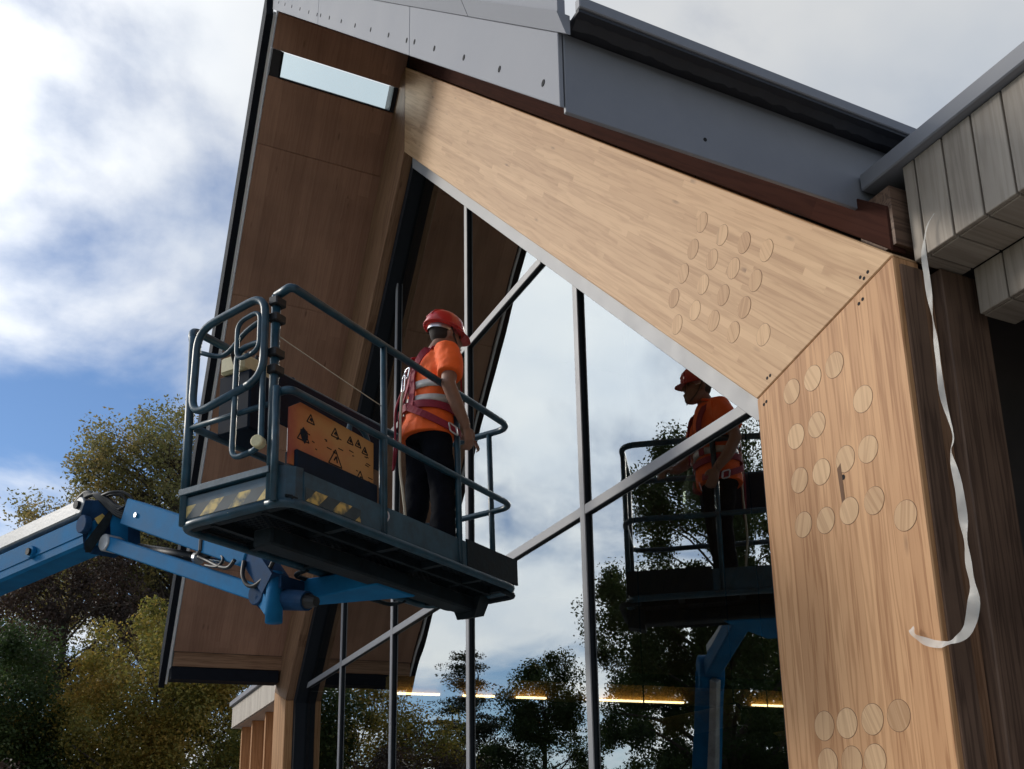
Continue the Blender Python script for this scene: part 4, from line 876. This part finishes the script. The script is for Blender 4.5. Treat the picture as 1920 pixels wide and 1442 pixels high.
# trousers
tr = MB(); tr.loft([el(0, .0, .80, .15, .125, 24), el(0, -.005, .86, .172, .142, 24), el(0, .0, .93, .172, .140, 24), el(0, .005, 1.0, .162, .128, 24)])
for s in (-1, 1): limb(tr, [(s * .082, .0, .86), (s * .092, .012 + .015 * s, .68), (s * .106, .016 + .03 * s, .48), (s * .116, -.005 + .045 * s, .26), (s * .12, -.015 + .05 * s, .055)], [.104, .096, .080, .080, .084], 18)
pb_('trousers', tr, M['trouser'], per, True, .011, 4, .022)
for s in (-1, 1):
    x_, y_ = s * .122, -.02 + .05 * s
    bt = MB().loft([el(x_, y_ + .05, .0, .047, .135, 18, 0, 2.5), el(x_, y_ + .05, .035, .050, .140, 18, 0, 2.5), el(x_, y_ + .045, .065, .046, .125, 18), el(x_, y_ + .015, .10, .045, .085, 18), el(x_, y_, .15, .050, .060, 18)])
    pb_('boot', bt, M['boot'], per)
# helmet, tilted with the head
hm = MB(); T = Matrix.Translation(hd + Vector((0, -.005, .045))) @ Matrix.Rotation(R(-10), 4, 'X')
prof = [(.0, .112, .138), (.022, .114, .140), (.05, .110, .135), (.085, .096, .118), (.112, .070, .088), (.127, .038, .050), (.132, .010, .012)]
hm.loft([[T @ Vector(q) for q in el(0, -.005, z, rx, ry, 28)] for z, rx, ry in prof])
helmet = pb_('helmet', hm, M['helmet'], per)
pk = MB(); a0 = [T @ Vector((.112 * math.cos(t), .138 * math.sin(t) - .005, .004)) for t in np.linspace(.25, math.pi - .25, 15)]; a1 = [T @ Vector((.118 * math.cos(t), .145 * math.sin(t) - .005 + .055 * max(0, math.sin(t)) ** 1.5, -.012)) for t in np.linspace(.25, math.pi - .25, 15)]
pk.add(a0 + a1 + [p - Vector((0, 0, .005)) for p in a0] + [p - Vector((0, 0, .005)) for p in a1], [f for i in range(14) for f in ((i, i + 1, 16 + i, 15 + i), (30 + i, 45 + i, 46 + i, 31 + i), (15 + i, 16 + i, 46 + i, 45 + i))]); pb_('helmet_peak', pk, M['helmet'], helmet)
rim = [T @ Vector(q) for q in el(0, -.005, .004, .116, .142, 30)]; pb_('helmet_rim', MB().tube(rim + [rim[0]], .0065, 6), M['helmet'], helmet)
for x_ in (-.03, 0, .03): pb_('helmet_ridge', MB().tube([T @ Vector((x_, -.005 + r, z)) for z, r in ((.06, -.128), (.10, -.10), (.126, -.05), (.133 if x_ == 0 else .129, 0), (.126, .05), (.10, .10), (.06, .126))], .006, 6), M['helmet'], helmet)
pb_('head_band', MB().loft([[T @ Vector(q) for q in el(0, -.012, z, .088, .108, 24)] for z in (-.035, -.005)], False), M['zinc'], helmet)
for s in (-1, 1): pb_('chin_strap', MB().tube([T @ Vector((s * .090, .0, -.005)), hd + Vector((s * .074, .045, -.07)), hd + Vector((s * .03, .085, -.128))], .005, 6), M['boot'], helmet)
# harness
def strap(name, pts, w, par, m=None, th=.005, nrm=None):
    P = smooth_path(pts, 5); c_ = Vector((0, .015, 0)); rings = []
    for i, p in enumerate(P):
        t = (P[min(i + 1, len(P) - 1)] - P[max(i - 1, 0)]).normalized(); o = Vector((p.x, p.y - .02, 0)); o = Vector(nrm) if nrm else (o.normalized() if o.length > .03 else Vector((0, 0, 1)))
        if p.z > 1.42 and nrm is None: o = (o * .3 + Vector((0, 0, 1))).normalized()
        sd = t.cross(o).normalized(); o = sd.cross(t).normalized()
        rings.append([p + sd * w / 2 - o * th, p + sd * w / 2 + o * th, p - sd * w / 2 + o * th, p - sd * w / 2 - o * th])
    return pb_(name, MB().loft(rings), m or M['strap'], par, False)
wb = [Vector(q) for q in el(0, .006, 1.0, .203, .174, 26, -.12)]
har = strap('harness', wb + [wb[0]], .048, per)
for s in (-1, 1):
    strap('shoulder_strap', [(s * .07, -.170, 1.0), (s * .045, -.142, 1.13), (s * .02, -.122, 1.27), (s * .085, -.085, 1.40), (s * .115, .03, 1.468), (s * .115, .135, 1.40), (s * .10, .185, 1.26), (s * .11, .175, 1.02)], .044, har)
    strap('thigh_strap', [(s * .06, -.178, 1.0), (s * .165, -.115, .93), (s * .218, .02, .865), (s * .178, .13, .85), (s * .08, .17, .86)], .044, har)
pb_('buckle', MB().tube(fillet([(.226, .03, .83), (.224, .085, .81), (.218, .075, .87), (.220, .02, .89)], .012, 4, True), .006, 6), M['zinc'], har)
dz = (0, -.145, 1.26)
pb_('dorsal_ring', MB().tube(fillet([(-.03, -.15, 1.30), (.03, -.15, 1.30), (.03, -.165, 1.22), (-.03, -.165, 1.22)], .025, 5, True), .007, 6), M['zinc'], har)
pb_('carabiner', MB().tube(fillet([(-.02, -.175, 1.24), (.025, -.18, 1.24), (.03, -.19, 1.12), (-.015, -.185, 1.12)], .02, 5, True), .006, 6), M['zinc'], har)
pb_('lanyard', MB().tube(smooth_path([(.005, -.187, 1.13), (.01, -.20, 1.05), (-.01, -.195, .85), (.0, -.20, .62), (.03, -.19, .42), (.02, -.17, .25), (-.04, -.18, .07)], 6), .009, 7), M['rope'], har)
pb_('lanyard', MB().tube(smooth_path([(-.01, -.187, 1.13), (-.03, -.22, 1.0), (-.02, -.225, .8), (-.05, -.22, .6), (-.03, -.2, .78), (0, -.19, .95)], 6), .007, 6), M['strap'], har)

# ================================================================ trees
def fast_mesh(name, verts, quads, m, parent, loc):
    me = bpy.data.meshes.new(name); nv, nq = len(verts), len(quads)
    me.vertices.add(nv); me.vertices.foreach_set('co', verts.astype(np.float32).ravel())
    me.loops.add(nq * 4); me.loops.foreach_set('vertex_index', quads.astype(np.int32).ravel())
    me.polygons.add(nq); me.polygons.foreach_set('loop_start', np.arange(nq, dtype=np.int32) * 4); me.polygons.foreach_set('loop_total', np.full(nq, 4, dtype=np.int32))
    me.materials.append(m); me.update(calc_edges=True)
    return link(bpy.data.objects.new(name, me), Matrix.Translation(loc), parent)
def unit(a): return a / np.maximum(np.linalg.norm(a, axis=-1, keepdims=True), 1e-9)
def tree(name, label, base, lobes, leaf, n, size, clumps=90, spread=.45, droop=0.0, trunk_r=.3, limbs=26, group=None, shell=.55, gravity=0.0, flat=1.0, twigs=0, trunk_top=None):
    """lobes: (dx, dy, z, rx, ry, rz, weight); leaves sit in clumps through each lobe, thicker towards its skin"""
    rng = np.random.default_rng(abs(hash(label)) % 1000 if False else sum(map(ord, label)))
    t = thing(name, label, 'tree', (base[0], base[1], 0), group)
    L = np.array(lobes, float); w = L[:, 6] / L[:, 6].sum()
    k = rng.choice(len(L), clumps, p=w); d = unit(rng.normal(size=(clumps, 3))); rad = rng.uniform(shell, 1.0, (clumps, 1)) ** .8
    cc = L[k, :3] + d * rad * L[k, 3:6]; cc[:, 2] = np.maximum(cc[:, 2], .5)
    cw = rng.uniform(.4, 1.4, clumps); ci = rng.choice(clumps, n, p=cw / cw.sum())
    sp = spread * rng.uniform(.55, 1.35, clumps)[ci][:, None]
    off = rng.normal(size=(n, 3)); off = off / np.maximum(1.0, np.linalg.norm(off, axis=1, keepdims=True) / 2.1) * sp; off[:, 2] *= flat
    if droop: off[:, 2] = off[:, 2] * .5 - np.minimum(np.abs(rng.normal(size=n)), 1.7) * droop * np.clip(rng.uniform(.2, 1.3, clumps)[ci], 0, 2); off[:, :2] *= .75
    p = cc[ci] + off; p[:, 2] = np.maximum(p[:, 2], .1)
    nr = unit(rng.normal(size=(n, 3)) + np.array([0, 0, .7])); a = unit(np.cross(nr, rng.normal(size=(n, 3)))); a[:, 2] -= gravity; a = unit(a); b = unit(np.cross(nr, a))
    s = (size * rng.uniform(.6, 1.3, n))[:, None]
    bend = nr * s * .18
    v = np.stack([p - a * s, p + b * s * .55 - bend, p + a * s, p - b * s * .55 - bend], 1).reshape(-1, 3)
    o = fast_mesh('crown', v, np.arange(n * 4).reshape(-1, 4), leaf, t, (base[0], base[1], 0)); o['kind'] = 'stuff'
    top = trunk_top or (max(L[:, 2]) * .92); mb = MB(); B = Vector((base[0], base[1], 0))
    def tp(z): return Vector((.18 * math.sin(z * .5 + base[0]), .18 * math.cos(z * .43), z))
    zs_ = np.linspace(0, top, 9); mb.tube([B + tp(z) for z in zs_], [trunk_r * (1.25 if z == 0 else 1) * (1 - .86 * z / top) for z in zs_], 10)
    mb.build('trunk', M['bark'], t, smooth=True)
    lm = MB(); order = rng.permutation(clumps)[:limbs]
    for i in order:
        c = cc[i]; z0 = min(top * .95, max(top * .18, c[2] - np.hypot(c[0], c[1]) * rng.uniform(.5, 1.0))); s0 = tp(z0); e = Vector(c)
        m1 = s0.lerp(e, .5) + Vector((0, 0, .12 * (e - s0).length)) + Vector(rng.normal(size=3) * .12)
        r0 = trunk_r * (1 - .86 * z0 / top) * .42; P_ = smooth_path([B + s0, B + m1, B + e], 3); lm.tube(P_, list(np.linspace(max(r0, .02), .012, len(P_))), 6)
        for q in range(twigs):
            f = rng.uniform(.4, .95); s1 = P_[int(f * (len(P_) - 1))]; j = ci == i
            e1 = s1 + Vector(rng.normal(size=3) * spread * 1.3) + Vector((0, 0, .2)); lm.tube([s1, (s1 + e1) / 2 + Vector(rng.normal(size=3) * .05), e1], [.014, .010, .006], 4)
    ob = lm.build('limbs', M['bark'], t, smooth=True); ob['kind'] = 'stuff'
    return t
def at(az, D, cy0=0.0): return (D * math.cos(R(az)), cy0 + D * math.sin(R(az)))

tree('ash_tree', 'tall airy tree with sparse olive leaves and bare branches showing', at(173.6, 40), [(0, 0, 14.4, 3.8, 3.6, 4.2, 1.6), (-1.6, -1.8, 12.6, 3.0, 2.6, 3.2, 1), (.5, 1.8, 11, 3.4, 3.4, 4, 1), (-.5, -3.8, 12.6, 2.2, 1.9, 2.2, .7), (0, -2.0, 15.6, 1.8, 1.8, 1.8, .6)], M['leaf_olive'], 60000, .066, 420, .30, trunk_r=.38, limbs=300, shell=.45, twigs=5, trunk_top=16)
tree('maple_tree', 'dense golden green tree growing in front of the airy tree', at(174.0, 30), [(0, 0, 6.4, 2.3, 2.0, 2.0, 1.2), (-.4, -1.2, 5.0, 2.0, 1.7, 2.0, 1), (.3, 1.4, 4.6, 2.2, 2.0, 2.4, 1), (0, -.6, 2.6, 2.4, 2.2, 2.2, 1), (0, 1.0, 7.0, 1.4, 1.2, 1.4, .6), (0, 2.9, 3.6, 2.0, 1.7, 2.4, .8)], M['leaf_gold'], 130000, .048, 420, .25, trunk_r=.26, limbs=60, shell=.6)
tree('copper_beech', 'dark weeping copper leaved tree with a slim trunk showing', at(178.4, 36), [(0, .3, 11.4, 1.7, 1.6, 2.4, 1), (0, -1.5, 8.8, 1.7, 1.5, 2.4, .9), (0, 1.8, 8.2, 1.6, 1.3, 2.4, .8), (0, .2, 5.6, 2.2, 2.1, 2.4, .8), (0, .3, 3.0, 2.4, 2.6, 1.8, .6)], M['leaf_copper'], 44000, .055, 210, .25, droop=.8, trunk_r=.24, limbs=120, shell=.35, gravity=.5, twigs=1, trunk_top=11.5)
tree('holly_tree', 'dark green bushy tree at the edge of the copper leaved tree', at(180.6, 30), [(0, 0, 5.4, 1.6, 1.2, 2.4, 1), (0, .4, 3.0, 1.6, 1.4, 2.2, 1)], M['leaf_green'], 46000, .048, 150, .27, trunk_r=.2, limbs=24)
tree('birch_tree', 'small far tree top with yellowing leaves behind the boom', at(179.6, 52), [(0, 0, 13.6, 2.6, 2.4, 1.6, 1), (0, -1.6, 12.0, 2.0, 2.0, 2.4, 1), (0, 1, 10, 2.4, 2.4, 3, 1)], M['leaf_gold'], 30000, .075, 110, .38, trunk_r=.2, limbs=40)
tree('yew_tree', 'dark green shrubby tree low behind the boarded wing', at(171.2, 34), [(0, 0, 3.6, 3, 2.6, 2.6, 1), (0, -2.4, 2.8, 2.4, 2.2, 2.4, 1), (0, 2.4, 3.4, 2.4, 2.2, 2.6, 1), (0, -5, 2.4, 2.4, 2.2, 2.2, .9)], M['leaf_green'], 80000, .055, 240, .3, trunk_r=.2, limbs=26)
# across the forecourt: seen in the glazing
tree('walnut_tree', 'large dark tree with drooping sprays mirrored in the glazing beside the worker', at(-144.5, 29, 6.8), [(0, 0, 11.8, 2.3, 2.3, 3.0, 1.1), (1.2, -1.0, 8.5, 2.5, 2.5, 2.6, 1), (-1.6, 1.3, 8.0, 2.1, 2.1, 2.4, .9), (0, 0, 5.2, 3.4, 3.4, 2.8, 1.2), (0, 0, 2.4, 3.4, 3.4, 2.2, 1)], M['leaf_green'], 190000, .050, 380, .30, droop=.5, trunk_r=.34, limbs=110, shell=.3, gravity=.4)
tree('larch_tree', 'feathery conifer mirrored low in the glazing below the platform', at(-158.6, 35, 6.8), [(0, 0, 7.2, .5, .5, 1.0, .4), (0, 0, 6.0, 1.1, 1.1, .8, .8), (0, 0, 4.8, 1.5, 1.5, .8, 1), (0, 0, 3.6, 1.9, 1.9, .9, 1.2), (0, 0, 2.2, 2.2, 2.2, 1.0, 1.4)], M['leaf_conifer'], 46000, .042, 190, .30, flat=.16, trunk_r=.16, limbs=120, shell=.4)
tree('hazel_tree', 'bushy tree mirrored low in the glazing between conifer and large dark tree', at(-154.4, 31, 6.8), [(0, 0, 6.0, 1.3, 1.3, 1.4, .8), (0, 0, 4.2, 1.9, 1.9, 1.8, 1), (.4, -.6, 2.2, 2.4, 2.4, 1.8, 1)], M['leaf_green'], 56000, .046, 170, .27, droop=.3, trunk_r=.18, limbs=60, shell=.35)
tree('lime_tree', 'rounded green tree mirrored in the far bays of the glazing', at(-164.5, 32, 6.8), [(0, 0, 4.6, 2.2, 2.0, 2.2, 1), (0, -2.0, 3.6, 2.2, 2.0, 2.2, 1), (0, 1.8, 3.4, 2.0, 2.0, 2.2, 1), (0, 0, 2.0, 3, 3, 1.8, 1)], M['leaf_gold'], 90000, .050, 240, .28, trunk_r=.22, limbs=26)
tree('thorn_tree', 'low dark spreading tree mirrored beneath the feathery conifer', at(-161.2, 27, 6.8), [(0, 0, 2.9, 1.8, 1.8, 1.3, 1), (0, 1.4, 2.2, 1.8, 1.8, 1.3, 1), (0, -1.4, 2.4, 1.8, 1.8, 1.2, 1)], M['leaf_copper'], 46000, .045, 150, .27, trunk_r=.16, limbs=30)
tree('beech_tree', 'dense dark tree mirrored in the glazing below the worker behind the drooping sprays', at(-143.5, 40, 6.8), [(0, 0, 9.2, 3.4, 3.4, 3.0, 1), (2.2, -1.6, 7.0, 3.2, 3.2, 3.0, 1), (-2.2, 1.6, 6.2, 3.2, 3.2, 3.0, 1), (0, 0, 3.2, 5.0, 5.0, 3.0, 1.3)], M['leaf_green'], 130000, .062, 330, .36, droop=.2, trunk_r=.3, limbs=40, shell=.3)
